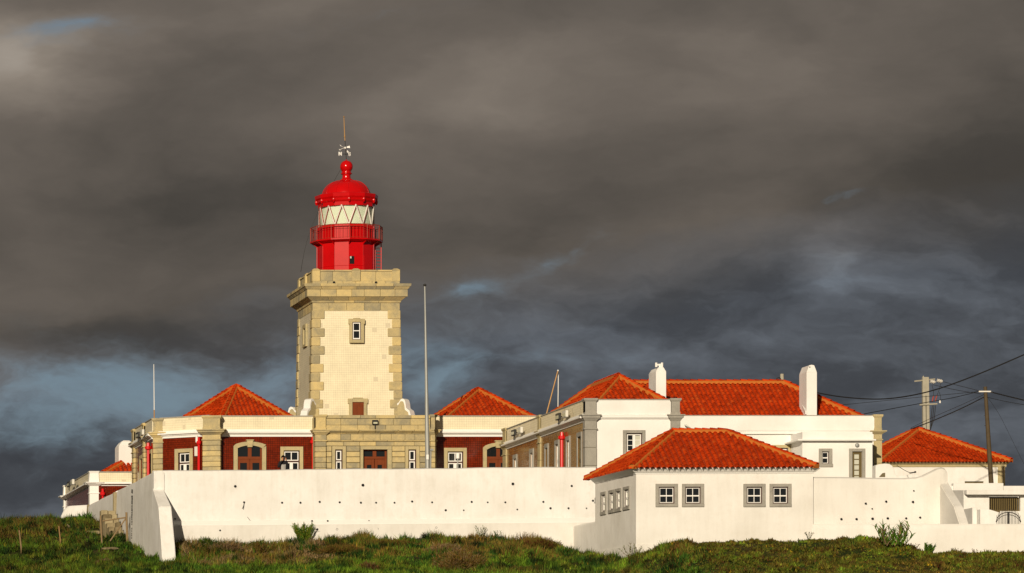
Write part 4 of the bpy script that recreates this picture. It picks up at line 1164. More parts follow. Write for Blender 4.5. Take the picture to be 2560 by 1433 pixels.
# ------------------------------------------------------------------ small house behind, far left
lhse = thing('house', 'small tiled house with white corner pillars behind the wall, far left', 'building', (32, 264, 15.2))
YL = 262.0
G = Fac((XP(225, YL), YL), (XP(345, YL), YL))
zq = lambda py: ZP(py, YL)
za, zb1, zb0 = zq(1179), zq(1205), zq(1215)
sheet_obj('wall', wall_sheet(G, 0, G.len, 15.0, zb1), 'red_tile', lhse)
wing_trim(G, .3, G.len, parent=lhse, zp1=za, zp0=zb1 - .05, zc_=zb0)
GL = Fac((G.p0.x, 274.0), (G.p0.x, YL))
sheet_obj('wall', wall_sheet(GL, 0, GL.len, 15.0, zb1), 'red_tile', lhse)
wing_trim(GL, 0, GL.len, parent=lhse, zp1=za, zp0=zb1 - .05, zc_=zb0)
def white_pier(cx, cy, h, z0, parent):
    mb = MB()
    mb.frust(cx, cy, h, h, z0, zb0); mb.frust(cx, cy, h + .04, h + .04, zb0 - .45, zb0 - .38); mb.frust(cx, cy, h + .03, h + .25, zb0, zb0 + .16); mb.frust(cx, cy, h + .26, h + .27, zb0 + .16, zb1 - .02)
    mb.frust(cx, cy, h + .03, h, zb1 - .02, za - .1); mb.frust(cx, cy, h, h + .05, za - .1, za + .02)
    obj('pillar', mb, 'white_paint', parent, bev=.008)
white_pier(G.p0.x + .23, YL + .18, .26, 15, lhse); white_pier(G.p0.x + .13, 274.0, .22, 15, lhse)
downpipe(lhse, G, G.A(256), zq(1222), 15, r=.06, d=.15, hop=.13)
rz = zq(1181)
rA, rB = Vector((XP(258, 263.2), 263.2, rz)), Vector((XP(420, 263.2), 263.2, rz))
rp, rq = Vector((XP(258, 263.2) + 3.3, 267, rz + 1.9)), Vector((40, 267, rz + 1.9))
rC, rD = Vector((rA.x, 271, rz)), Vector((40, 271, rz))
tiled_roof(lhse, [((rA, rB, rq, rp), True), ((rC, rA, rp), True), ((rD, rC, rp, rq), False)], [(rA, rp), (rC, rp), (rp, rq)], spacing=.245)
mb = MB(); cx0, cx1 = XP(297, 264.5), XP(334, 264.5)
mb.box(cx0, cx1, 264.5, 266.2, rz - .3, ZP(1115, 264.5))
mb.loft([[(cx0, 264.5, ZP(1115, 264.5)), (cx1, 264.5, ZP(1115, 264.5)), (cx1, 266.2, ZP(1115, 264.5)), (cx0, 266.2, ZP(1115, 264.5))], [(cx0 + .2, 264.6, ZP(1103, 264.5)), (cx1 - .14, 264.6, ZP(1103, 264.5)), (cx1 - .14, 266.1, ZP(1103, 264.5)), (cx0 + .2, 266.1, ZP(1103, 264.5))]])
mb.box(cx0 + .25, cx1 - .2, 264.58, 266.0, ZP(1103, 264.5), ZP(1101, 264.5))
obj('chimney', mb, 'white_wall_clean', lhse, bev=.02)

# ------------------------------------------------------------------ white L-shaped house: red-tiled side wing with painted sheen, white gable front, long roof
wb = thing('white_house', 'long white house with red tiled side wall browned by painted sheen, two white chimneys and hipped roofs', 'building', (60, 236, 15.2))
XB, YBf, YBb = 53.1, 229.3, 247.8
SB = Fac((XB, YBb), (XB, YBf))
zt_, zk1, zk0 = 19.98, 19.20, 18.86
wins = [((1283.5, 1293), 'b'), ((1325, 1334), 'b'), ((1362.5, 1371), 'd'), ((1388, 1398), 'b'), ((1416, 1425.5), 'b'), ((1443.5, 1455), 'd')]
wh = [(SB.A(p[0] + 1.6), SB.A(p[1] - 1.2), 15.9, 18.20) for p, _ in wins]
sheet_obj('wall', wall_sheet(SB, 0, SB.len, 15.0, zk1, wh), 'red_tile_sheen', wb)
for h, (p, k) in zip(wh, wins):
    if k == 'b': window(wb, SB, *h, (.16, .16, .22, .15), 'grey_stone', [(0, .62, 2, 2, .05), (.64, 1, 2, 1, .05)], case='white_paint', pane='blind', glass_d=-.10, bar=.07)
    else: window(wb, SB, *h, (.16, .16, .22, .15), 'grey_stone', [(0, .48, 2, 2, .05), (.5, 1, 2, 2, .05)], case='olive_wood', sash='olive_wood', glass_d=-.10, bar=.06)
wing_trim(SB, 0, SB.len, parent=wb, zp1=zt_, zp0=zk1, zc_=zk0)
for p0, p1 in ((1260, 1268), (1347.5, 1353.5)):
    pier(SB.A(p0), SB.A(p1), SB, zt_ + .04, zk0 + .02, zk1, parent=wb, mat='limestone_smooth', rust=False, ch=.9, d=.08, cap=.16, zst=18.55)
downpipe(wb, SB, SB.A(1410), 18.72, 15.0, r=.085, d=.11, hop=.17)
FB = Fac((XB, YBf), (XP(1701, YBf), YBf))
bw = FB.len
fw = (FB.A(1566), FB.A(1606), ZP(1144, YBf), ZP(1083, YBf))
sheet_obj('wall', wall_sheet(FB, 0, bw, 13.0, zk1, [fw]), 'white_wall_clean', wb)
mb = MB(); FB.box(mb, .3, bw - .3, zk1 - .02, zt_ - .05, -.3, .015); obj('parapet', mb, 'white_wall_clean', wb)
mb = MB(); FB.box(mb, .3, bw - .3, zt_ - .05, zt_, -.32, .05); obj('coping', mb, 'grey_stone', wb, bev=.01)
mb = MB(); FB.extrude(mb, .3, bw - .3, [(-.1, zk0 + .12), (.04, zk0 + .12), (.12, zk0 + .2), (.12, zk1 - .04), (.05, zk1), (-.1, zk1)]); obj('cornice', mb, 'white_paint', wb)
window(wb, FB, *fw, (.18, .14, .15, .16), 'grey_stone', [(0, 1, 2, 4, .13)], casew=.05, bar=.045)
mb = MB(); a_m = (fw[0] + fw[1]) / 2; FB.box(mb, a_m + .075, fw[1] - .10, fw[2] + .1, fw[3] - .12, -.139, -.132); obj('curtain', mb, 'blind', wb)
PBl = Fac((XB - .05, YBf - .02), (XP(1490, YBf), YBf - .02))
pier(0, PBl.len, PBl, zt_ + .03, zk0 + .02, zk1, parent=wb, mat='grey_stone', rust=False, ch=.9, d=.12, cap=.2, zst=18.45)
PBr = Fac((XP(1676, YBf), YBf - .02), (XP(1699, YBf), YBf - .02))
pier(0, PBr.len, PBr, zt_ + .03, zk0 + .02, zk1, parent=wb, mat='grey_stone', rust=False, ch=.9, d=.12, cap=.2, zst=18.45, zbot=16.2)
# side wing roof
ze = zt_ - .22
e0, e1, ef, eb = 53.75, 57.75, 230.5, 243.5
r1 = Vector((XP(1546, 233.9), 233.9, ZP(942, 233.9))); r2 = Vector((r1.x, 239.2, r1.z))
q = [Vector((e0, ef, ze)), Vector((e1, ef, ze)), Vector((e1, eb, ze)), Vector((e0, eb, ze))]
tiled_roof(wb, [((q[0], q[1], r1), True), ((q[3], q[0], r1, r2), True), ((q[2], q[3], r2), False), ((q[1], q[2], r2, r1), False)], [(q[0], r1), (q[1], r1), (r1, r2), (q[3], r2)], spacing=.235)
# long rear range
YC = 238.4
CFc = Fac((XP(1690, YC), YC), (XP(2186, YC), YC))
zcP = 19.94
wc = (CFc.A(1937), CFc.A(1970), ZP(1180, YC), ZP(1120, YC))
sheet_obj('wall', wall_sheet(CFc, 0, CFc.len, 14.0, zcP - .05, [wc]), 'white_wall_clean', wb)
window(wb, CFc, *wc, (.18, .12, .15, .1), 'limestone_smooth', [(0, 1, 2, 4, .16)], casew=.05, bar=.05)
mb = MB(); CFc.box(mb, 0, CFc.len, zcP - .05, zcP, -.35, .05); obj('coping', mb, 'grey_stone', wb, bev=.01)
mb = MB(); CFc.box(mb, 0, CFc.len, ZP(1077.5, YC), zcP - .05, 0, .05); obj('parapet', mb, 'white_wall_clean', wb)
mb = MB(); CFc.box(mb, CFc.A(1860), CFc.A(1992), ZP(1086, YC), ZP(1082, YC), 0, .14); obj('ledge', mb, 'white_paint', wb, bev=.01)
PCc = Fac((XP(2184, YC), YC - .02), (XP(2204, YC), YC - .02))
pier(0, PCc.len, PCc, zcP + .03, ZP(1086, YC), ZP(1077, YC), parent=wb, mat='limestone_smooth', rust=False, ch=1.2, d=.06, cap=.2, zst=ZP(1101, YC), zbot=15.8)
ze = zcP - .12
e0, e1, ef, eb = 57.9, XP(2160, 239.3), 239.25, 246.8
ry = 243.0
r1 = Vector((XP(1585, ry), ry, ZP(958, ry))); r2 = Vector((XP(1960, ry), ry, ZP(958, ry)))
q = [Vector((e0, ef, ze)), Vector((e1, ef, ze)), Vector((e1, eb, ze)), Vector((e0, eb, ze))]
tiled_roof(wb, [((q[0], q[1], r2, r1), True), ((q[1], q[2], r2), False), ((q[2], q[3], r1, r2), False)], [(q[1], r2), (r1, r2)], spacing=.25, expo=.33)
def chimney(parent, px0, pxm, px1, Yf, ysh, yap, zb_, pot=False):
    dpt = Yf * (pxm - px0) / (px0 - PX)
    x0, x1 = XP(pxm, Yf), XP(px1, Yf)
    zs_, za_ = ZP(ysh, Yf), ZP(yap, Yf)
    mb = MB(); mb.box(x0, x1, Yf, Yf + dpt, zb_, zs_)
    xm = (x0 + x1) / 2
    mb.loft([[(x0, y, zs_), (x1, y, zs_), (xm + .13, y, za_ - .03), (xm, y, za_), (xm - .13, y, za_ - .03)] for y in (Yf, Yf + dpt)])
    c = obj('chimney', mb, 'white_wall_clean', parent, bev=.012)
    if pot:
        mb = MB(); mb.tube((xm, Yf + .2, za_ - .2), (xm, Yf + .2, ZP(909, Yf)), .07, n=10); mb.tube((XP(1643, Yf), Yf + .2, ZP(911.5, Yf)), (XP(1657.5, Yf), Yf + .2, ZP(911.5, Yf)), .055, n=10)
        for x in (1643, 1657.5): mb.tube((XP(x, Yf), Yf + .2, ZP(917, Yf)), (XP(x, Yf), Yf + .2, ZP(906, Yf)), .06, n=10)
        obj('flue_cowl', mb, 'white_paint', c)
chimney(wb, 1622, 1640, 1665.5, 236.5, 929, 917, 19.5, True)
chimney(wb, 1998, 2016.5, 2042.5, 239.0, 931, 912, 19.3)
mb = MB(); Yq = 239.0; mb.tube((XP(2024.5, Yq), Yq - .01, ZP(918, Yq)), (XP(2024.5, Yq), Yq + .1, ZP(918, Yq)), .035, n=8); obj('chimney_hole', mb, 'hole', wb)
mb = MB(); mb.loft([[(XP(2000, 240.4), 240.4, ZP(1009, 240.4) + k), (XP(2013, 239.0), 239.0, ZP(1036, 239.0) + k), (XP(2016, 239.0) + .03, 239.0, ZP(1036, 239.0) + k), (XP(2016, 239) + .03, 240.4, ZP(1009, 240.4) + k)] for k in (0, .16)]); obj('flashing', mb, 'white_paint', wb)
# annex at the right end
YD = 236.2
DF = Fac((XP(2006, YD), YD), (XP(2181, YD), YD))
dw = (DF.A(2055), DF.A(2073), ZP(1160, YD), ZP(1129, YD)); dd_ = (DF.A(2130.5), DF.A(2155.5), 14.6, ZP(1129, YD))
sheet_obj('wall', wall_sheet(DF, 0, DF.len, 14.0, ZP(1080, YD), [dw, dd_]), 'white_wall_clean', wb)
DS = Fac((DF.p0.x, YC), (DF.p0.x, YD))
sheet_obj('wall', wall_sheet(DS, 0, DS.len, 14.0, ZP(1080, YD)), 'white_wall_clean', wb)
mb = MB(); mb.box(DF.p0.x + .002, XP(2181, YD) - .002, YD + .02, YC, ZP(1080, YD) - .1, ZP(1080, YD) + .004); obj('annex_roof', mb, 'white_paint', wb)
mb = MB(); mb.box(DF.p0.x - .32, XP(2181, YD) + .1, YD - .32, YC, ZP(1103, YD), ZP(1099, YD)); obj('annex_ledge', mb, 'white_paint', wb, bev=.01)
window(wb, DF, *dw, (.17, .15, .15, .16), 'grey_stone', [(0, .5, 1, 1), (.5, 1, 1, 1)], casew=.035, bar=.028)
dob = window(wb, DF, *dd_, (.17, .15, .15, 0), 'grey_stone', [(0, 1, 1, 11)], case='olive_wood', sash='olive_wood', pane='blind', casew=.06, bar=.07, name='door')
mb = MB(); cx_, cz_ = XP(2142.5, YD), ZP(1113.5, YD)
mb.loft([[(cx_ + r * math.cos(2 * math.pi * i / 16), YD - d_, cz_ + r * math.sin(2 * math.pi * i / 16)) for i in range(16)] for r, d_ in ((.11, 0), (.11, .05), (.085, .09), (.03, .11))])
obj('wall_lamp', mb, 'grey_metal', wb, smooth=True)
mb = MB(); mb.path([(XP(1713, YC), YC, ZP(1063, YC)), (XP(1714, YC - .25), YC - .25, ZP(1064, YC)), (XP(1726, YC - .3), YC - .35, ZP(1073, YC))], .05, 6); obj('spout', mb, 'grey_metal', wb)

# ------------------------------------------------------------------ white hut in the foreground
hut = thing('white_hut', 'white hut with hipped tile roof and four front windows, in the foreground', 'building', (56, 218, 11.5))
hl, hr = (XP(1590, 215.0), 215.0), (XP(2033, 214.5), 214.5)
hbk = (XP(1488, 221.6), 221.6)
HF, HS = Fac(hl, hr), Fac(hbk, hl)
zev = ZP(1172, 215) 
hw_ = []
for p0, p1 in ((1647, 1686), (1713, 1751.5), (1866.5, 1905), (1932, 1970)):
    hw_.append((HF.A(p0), HF.A(p1), HF.Z(p0, 1259.5), HF.Z(p0, 1217.5)))
sheet_obj('wall', wall_sheet(HF, 0, HF.len, 10.5, zev, hw_), 'white_wall_aged', hut)
for h in hw_: window(hut, HF, *h, (.155, .155, .145, .15), 'grey_stone', [(0, .47, 2, 1, .028), (.47, 1, 2, 1, .028)], casew=.045, bar=.028, glass_d=-.10, sill=False)
hs_ = [(HS.A(1505), HS.A(1514), HS.Z(1510, 1280), HS.Z(1510, 1238)), (HS.A(1525), HS.A(1534.5), HS.Z(1530, 1275), HS.Z(1530, 1233)), (HS.A(1542), HS.A(1552), HS.Z(1547, 1270.5), HS.Z(1547, 1228)), (HS.A(1561.5), HS.A(1573), HS.Z(1567, 1267), HS.Z(1567, 1223.5))]
zz0 = sum(h[2] for h in hs_) / 4; zz1 = sum(h[3] for h in hs_) / 4
hs_ = [(h[0], h[1], zz0, zz1) for h in hs_]
sheet_obj('wall', wall_sheet(HS, 0, HS.len, 10.5, zev, hs_), 'white_wall_aged', hut)
for k, h in enumerate(hs_):
    window(hut, HS, *h, (.15 if k != 2 else 0.22, .15 if k != 1 else .22, .14, .15), 'grey_stone', [(0, .5, 2, 1, .03), (.5, 1, 2, 1, .03)], casew=.05, bar=.05, pane='blind', glass_d=-.09, sill=False)
HB = Fac(hr, (hr[0] - .3, 221.4))
sheet_obj('wall', wall_sheet(HB, 0, HB.len, 10.5, zev), 'white_wall_aged', hut)
mb = MB(); HF.extrude(mb, -.03, HF.len + .03, [(-.02, 11.95), (-.02, 10.5), (.035, 10.5), (.03, 11.93)]); HS.extrude(mb, 0, HS.len, [(-.02, 11.95), (-.02, 10.5), (.035, 10.5), (.03, 11.93)]); obj('plinth', mb, 'white_wall_aged', hut)
zc0_ = zev - .25
for Fc, nm in ((HF, 0), (HS, 1), (HB, 2)):
    mb = MB(); Fc.extrude(mb, 0, Fc.len, [(-.05, zc0_), (.03, zc0_), (.05, zc0_ + .05), (.12, zc0_ + .09), (.15, zc0_ + .12), (.26, zc0_ + .22), (.28, zev + .02), (-.05, zev + .02)], 1.0 if nm != 1 else 0, 1.0 if nm != 2 else 0)
    obj('cornice', mb, 'white_paint', hut)
he = zev + .03
q = [Vector((XP(1581, 214.6), 214.6, he)), Vector((XP(2041, 214.1), 214.1, he)), Vector((XP(2041, 214.1) - .3, 222.3, he)), Vector((XP(1466, 222.4), 222.4, he))]
r1 = Vector((XP(1681, 218.5), 218.5, ZP(1081, 218.5))); r2 = Vector((XP(1815, 218.4), 218.4, ZP(1081, 218.5)))
tiled_roof(hut, [((q[0], q[1], r2, r1), True), ((q[3], q[0], r1), True), ((q[1], q[2], r2), False), ((q[2], q[3], r1, r2), False)], [(q[0], r1), (q[1], r2), (r1, r2), (q[3], r1)], spacing=.262, expo=.34)

# ------------------------------------------------------------------ house at the far right
er = thing('house', 'white house with broad red hipped roof behind the power poles, far right', 'building', (78, 268, 15.2))
YE = 262.0
EF = Fac((XP(2190, YE), YE), (XP(2512, YE), YE))
zE = ZP(1158, YE)
ew = (EF.A(2412), EF.A(2459), ZP(1240, YE), ZP(1203.5, YE))
sheet_obj('wall', wall_sheet(EF, 0, EF.len - .4, 15, zE, [ew]), 'white_wall', er)
mb = MB(); EF.box(mb, ew[0], ew[1], ew[2], ew[3], -.2, -.1); obj('shutter', mb, 'olive_wood', er)
mb = MB(); EF.box(mb, EF.len - .40, EF.len, 15, zE - .2, -.5, .05); obj('pilaster', mb, 'limestone_smooth', er)
mb = MB(); EF.extrude(mb, 0, EF.len, [(-.1, zE - .22), (.06, zE - .22), (.08, zE - .1), (.2, zE - .02), (.2, zE + .04), (-.1, zE + .04)], 0, 1); obj('cornice', mb, 'limestone_smooth', er)
q = [Vector((XP(2196, YE - .4), YE - .4, zE + .08)), Vector((XP(2527, YE - .4), YE - .4, zE + .08)), Vector((XP(2527, YE - .4), YE + 10, zE + .08)), Vector((XP(2196, YE - .4), YE + 10, zE + .08))]
ap = Vector((XP(2294, YE + 4.6), YE + 4.6, ZP(1074, YE + 4.6))); ap2 = ap + Vector((.4, .6, 0))
tiled_roof(er, [((q[0], q[1], ap), True), ((q[3], q[0], ap), True), ((q[1], q[2], ap), False), ((q[2], q[3], ap), False)], [(q[0], ap), (q[1], ap), (q[3], ap)], spacing=.195, expo=.27)
mb = MB(); mb.tube((XP(2320, YE + 2), YE + 2, ZP(1124, YE + 2)), (XP(2320, YE + 2) , YE + 2, ZP(1115, YE + 2)), .07, n=8); mb.box(XP(2317, YE + 2), XP(2324, YE + 2), YE + 1.9, YE + 2.1, ZP(1118, YE + 2), ZP(1116, YE + 2)); obj('roof_vent', mb, 'dark_metal', er)

# ------------------------------------------------------------------ low flat-roofed shed and yard corner, lower right
sh = thing('flat_shed', 'low white shed with sloping flat roof and slatted opening, lower right', 'building', (75, 232, 13))
YS = 230.0
SF = Fac((XP(2409, YS), YS), (XP(2640, YS), YS))
so = (SF.A(2473), SF.A(2551), ZP(1278, YS), ZP(1241, YS))
sheet_obj('wall', wall_sheet(SF, 0, SF.len, 12.0, ZP(1226, YS), [so]), 'white_wall', sh)
SS = Fac((SF.p0.x, 238.0), (SF.p0.x, YS)); sheet_obj('wall', wall_sheet(SS, 0, SS.len, 12.0, ZP(1228, YS)), 'white_wall', sh)
z0_, z1_ = ZP(1237, YS - .45), ZP(1225.5, YS - .45)
x0_, x1_ = XP(2417, YS - .45), XP(2645, YS - .45)
mb = MB(); mb.hexa([(x0_, YS - .45, z0_), (x1_, YS - .45, z0_), (x1_, 239, z0_ + .62), (x0_, 239, z0_ + .62), (x0_, YS - .45, z1_), (x1_, YS - .45, z1_), (x1_, 239, z1_ + .62), (x0_, 239, z1_ + .62)])
obj('roof_slab', mb, 'white_wall', sh, bev=.02)
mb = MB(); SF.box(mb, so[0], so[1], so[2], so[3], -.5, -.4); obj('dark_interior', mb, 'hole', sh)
na = 15
for i in range(na):
    a = so[0] + (so[1] - so[0]) * (i + .5) / na
    mb = MB(); SF.box(mb, a - .03, a + .03, so[2], so[3] - (0.05 if i % 2 else .09), -.14, -.10); obj('slat', mb, 'olive_wood', sh, bev=.006)
mb = MB(); SF.box(mb, so[0], so[1], so[2], so[2] + .07, -.2, -.15); SF.box(mb, so[0], so[1], so[3] - .12, so[3] - .05, -.2, -.15); obj('rail', mb, 'olive_wood', sh)
mb = MB(); SF.box(mb, SF.A(2488), SF.A(2500), ZP(1300, YS), so[2], -.1, .01); obj('post', mb, 'olive_wood', sh)
bk = thing('yard_wall', 'white wall rising behind the flat-roofed shed', 'wall', (74, 240, 15))
mb = MB(); mb.box(XP(2384, 240), XP(2509, 240), 240, 240.4, 14, ZP(1208, 240)); mb.box(XP(2300, 240.1), XP(2640, 240.1), 240.1, 240.5, 14, ZP(1214.5, 240)); obj('wall', mb, 'white_wall_clean', bk, bev=.02)
st = thing('stair_wall', 'stepped white stair walls below the shed', 'wall', (73, 226, 13))
mb = MB(); mb.box(XP(2431, 226), XP(2443, 226), 226, 229.8, 12, ZP(1269, 226)); obj('pier', mb, 'white_wall', st, bev=.02)
mb = MB()
mb.loft([[(x, 225.6, 12), (x, 228.5, 12), (x, 228.5, zt1), (x, 225.6, zt1)] for x, zt1 in ((XP(2444, 226), ZP(1275, 226)), (XP(2468, 226), ZP(1275.5, 226)), (XP(2492, 226), ZP(1283, 226)))])
obj('ramp', mb, 'white_wall', st)
cvw = thing('arched_wall', 'small rounded white wall with an opening beside the annex', 'wall', (69, 232, 14.5))
mb = MB(); Yv = 231.0
outl = [(2189, 1210), (2189, 1164), (2197, 1161), (2212, 1159), (2224, 1160), (2231, 1165), (2235, 1174), (2238, 1185), (2243, 1190), (2290, 1186), (2300, 1190), (2300, 1210)]
mb.loft([[(XP(px, Yv), y, ZP(py, Yv)) for px, py in outl[::-1]] for y in (Yv, Yv + .6)]); obj('wall', mb, 'white_wall', cvw, bev=.015)
mb = MB(); mb.add([(XP(px, Yv), Yv - .004, ZP(py, Yv)) for px, py in ((2197, 1193), (2213, 1193), (2213, 1182), (2206, 1183))], [(0, 1, 2, 3)]); obj('opening', mb, 'mortar', cvw)  # flat dark patch painted on the face for the shaded opening
# ------------------------------------------------------------------ poles, cables, lamps
def P3(px, py, Y): return Vector((XP(px, Y), Y, ZP(py, Y)))
fp = thing('flagpole', 'tall tapering grey metal flagpole in front of the stone entrance', 'pole', (XP(1069, 247), 247, 15.2))
mb = MB(); mb.path([P3(1070, 1256, 247), P3(1069, 1168, 247), P3(1066, 960, 247), P3(1062, 716, 247)], [.15, .135, .085, .04], 12); obj('shaft', mb, 'grey_metal', fp, smooth=True)
mb = MB(); t_ = P3(1062, 714, 247); mb.lathe(t_.x, t_.y, [(.03, t_.z - .06), (.09, t_.z), (.08, t_.z + .06), (.03, t_.z + .09)], 10); obj('cap', mb, 'dark_metal', fp)
mb = MB(); t_ = P3(1068.5, 1143, 246.86); mb.box(t_.x - .06, t_.x + .06, t_.y - .03, t_.y + .02, t_.z - .13, t_.z + .13); obj('tag', mb, 'white_paint', fp)
mb = MB(); mb.path([P3(1076, 1256, 247), P3(1077, 1150, 247), P3(1077.5, 1126, 247)], .035, 6); t_ = P3(1079, 1125, 247); mb.box(t_.x - .1, t_.x + .08, t_.y - .1, t_.y + .1, t_.z - .04, t_.z + .05); obj('cctv_post', mb, 'grey_metal', fp)  # CCTV-like unit on its own thin post, not a lamp
mm = thing('mast', 'thin white aerial mast on the parapet corner, left', 'mast', P3(385, 1060, 252.9))
mb = MB(); mb.path([P3(385.5, 1075, 252.9), P3(385.5, 1025, 252.9)], .034, 6); obj('lower_tube', mb, 'bronze', mm)
mb = MB(); mb.path([P3(385.5, 1025, 252.9), P3(384.5, 911, 252.9)], [.026, .018], 6); obj('rod', mb, 'white_paint', mm)
sp = thing('signal_spar', 'leaning yellowish spar beside a thin upright rod behind the roof', 'mast', P3(1369, 1045, 246))
mb = MB(); mb.path([P3(1362, 1052, 246), P3(1394.5, 928, 246)], [.04, .03], 6); obj('spar', mb, 'bronze', sp)
mb = MB(); mb.path([P3(1394.5, 1052, 246.2), P3(1396, 928, 246.2)], .022, 6); t_ = P3(1395, 927, 246.1); mb.lathe(t_.x, t_.y, [(.02, t_.z - .05), (.05, t_.z), (.02, t_.z + .05)], 8); obj('rod', mb, 'white_paint', sp)
lp = thing('courtyard_lamp', 'white cylinder lamp on a thin post before the right-hand window', 'lamp', (XP(1144, 242), 242, 15.2))
t_ = P3(1144.5, 1141, 242); mb = MB(); mb.tube((t_.x, 242, 15.2), (t_.x, 242, t_.z - .12), .03, n=8); obj('post', mb, 'grey_metal', lp)
mb = MB(); mb.lathe(t_.x, 242, [(.06, t_.z - .13), (.10, t_.z - .12), (.10, t_.z + .12), (.08, t_.z + .15)], 14); obj('shade', mb, 'white_paint', lp, smooth=True)

def floodlight(label, Fc, px, py, w, h, d, twin=False, post=True):
    a, Yh = Fc.hit(px); z = (PY - py) / F * Yh
    q = Fc.P(a, z, d)
    o = thing('floodlight', label, 'floodlight', q, 'building floodlights')
    for k in range(2 if twin else 1):
        aa = a + k * w * 2.1
        mb = MB(); Fc.box(mb, aa - w / 2, aa + w / 2, z - h / 2, z + h / 2, d, d + .14); ho = obj('housing', mb, 'light_metal' if k else 'dark_metal', o, bev=.02)
        mb = MB(); Fc.box(mb, aa - w / 2 + .05, aa + w / 2 - .05, z - h / 2 + .05, z + h / 2 - .12, d + .141, d + .15); obj('lens', mb, 'lens_glass', o)
    mb = MB(); Fc.box(mb, a - .025, a + .025, z - h / 2 - .22, z - h / 2 + .02, d + .02, d + .08)
    Fc.box(mb, a - .02, a + .02, z - .03, z + .03, -.02, d + .02); obj('bracket', mb, 'dark_metal', o)
floodlight('square floodlight on the stone parapet over the main entrance', CF, 937, 1056.5, .32, .26, .04)
floodlight('floodlight bracketed off the left side parapet of the keepers building', LF, 363.5, 1088, .85, .30, .35, True)
floodlight('floodlight on the parapet of the small far left house', GL, 190, 1211, .85, .30, .35, True)
floodlight('floodlight on the tiled side wing nearest the junction with the red wing', SB, 1299.5, 1082, .75, .32, .25, True)
floodlight('floodlight on the tiled side wing nearest its white front', SB, 1411.5, 1042, .75, .34, .25, True)

def pole_thing(name, label, pts, rad, mat, n=10):
    o = thing(name, label, 'pole', pts[0]); mb = MB(); mb.path(pts, rad, n); obj('shaft', mb, mat, o, smooth=n > 5); return o
YU = 276.0
cp = thing('concrete_pole', 'pale concrete power pole with crossarm and white insulators behind the right house', 'pole', (XP(2318, YU), YU, 15.2))
mb = MB()
for px0, px1 in ((2305.5, 2313), (2314.5, 2322)):
    mb.hexa([(XP(px0 + 4, YU), YU - .12, 15.2), (XP(px1 + 4.5, YU), YU - .12, 15.2), (XP(px1 + 4.5, YU), YU + .12, 15.2), (XP(px0 + 4, YU), YU + .12, 15.2), (XP(px0, YU), YU - .1, ZP(946, YU)), (XP(px1 - 1, YU), YU - .1, ZP(946, YU)), (XP(px1 - 1, YU), YU + .1, ZP(946, YU)), (XP(px0, YU), YU + .1, ZP(946, YU))])
mb.box(XP(2305.5, YU), XP(2321, YU), YU - .08, YU + .08, ZP(990, YU), ZP(943, YU)); mb.box(XP(2307, YU), XP(2309, YU), YU - .05, YU + .05, ZP(943, YU), ZP(940, YU))
obj('shaft', mb, 'concrete', cp)
mb = MB(); mb.hexa([tuple(P3(2286, 955, YU - .3)), tuple(P3(2338, 949.5, YU + .3)), tuple(P3(2338, 949.5, YU + .45)), tuple(P3(2286, 955, YU - .15)), tuple(P3(2286, 951.5, YU - .3)), tuple(P3(2338, 946, YU + .3)), tuple(P3(2338, 946, YU + .45)), tuple(P3(2286, 951.5, YU - .15))]); obj('crossarm', mb, 'concrete', cp)
mb = MB(); mb.tube(P3(2299, 1012.5, YU - .15), P3(2343, 1010, YU - .15), .05, n=6); obj('lower_arm', mb, 'concrete', cp)
for px, py in ((2328, 953.5), (2332, 954.5), (2336, 955.5), (2345, 951.5), (2349.5, 952.5), (2354, 953.5)):
    c = P3(px, py, YU - .2); mb = MB(); mb.tube(c - Vector((.045, 0, -.01)), c + Vector((.045, 0, -.01)), .12, .07, n=10); obj('insulator', mb, 'insulator', cp)
for px0, py0, px1, py1 in ((2330, 1005, 2334, 990), (2338, 1004, 2342, 989)):
    mb = MB(); mb.tube(P3(px0, py0, YU - .2), P3(px1, py1, YU - .2), .035, n=6); obj('fuse', mb, 'rust_red', cp)
mb = MB(); mb.tube(P3(2350, 1008, YU - .2), P3(2350, 1001, YU - .2), .05, n=6); obj('insulator', mb, 'insulator', cp)
mb = MB()
for a, b_ in (((2334, 990), (2330, 962)), ((2342, 989), (2352, 957)), ((2352, 1002), (2348, 980))): mb.path([P3(*a, YU - .2), P3((a[0] + b_[0]) / 2 + 1.5, (a[1] + b_[1]) / 2, YU - .2), P3(*b_, YU - .2)], .014, 5)
for px in (2331, 2335, 2339): mb.path([P3(px, 1014, YU - .2), P3(px - 3, 1045, YU - .2), P3(2326, 1075, YU - .2)], .022, 5)
obj('jumper_wire', mb, 'cable', cp)
YP = 250.0
wp_ = thing('wooden_pole', 'dark leaning wooden utility pole in front of the right house', 'pole', (XP(2480, YP), YP, 15.2))
mb = MB(); mb.path([P3(2481, 1300, YP), P3(2478, 1208, YP), P3(2470, 1080, YP), P3(2463, 967, YP)], [.14, .13, .115, .095], 12); obj('shaft', mb, 'dark_wood', wp_, smooth=True)
mb = MB(); a, b_ = P3(2447, 979, YP - .12), P3(2477, 977.5, YP - .12); mb.box(a.x, b_.x, a.y - .04, a.y + .04, a.z - .035, a.z + .035); obj('crossarm', mb, 'insulator', wp_)
mb = MB()
for py in (1040, 1065, 1092, 1118):
    s_ = 1 if (py // 10) % 2 else -1
    mb.tube(P3(2470 - (1100 - py) * .05, py, YP), P3(2470 - (1100 - py) * .05 + s_ * 7, py - 1, YP), .012, n=5)
obj('step_iron', mb, 'dark_metal', wp_)
bp = pole_thing('concrete_post', 'short post tip with a bracket showing above the long roof ridge', [P3(1956, 1010, 250), P3(1955, 935, 250)], [.11, .10], 'concrete')
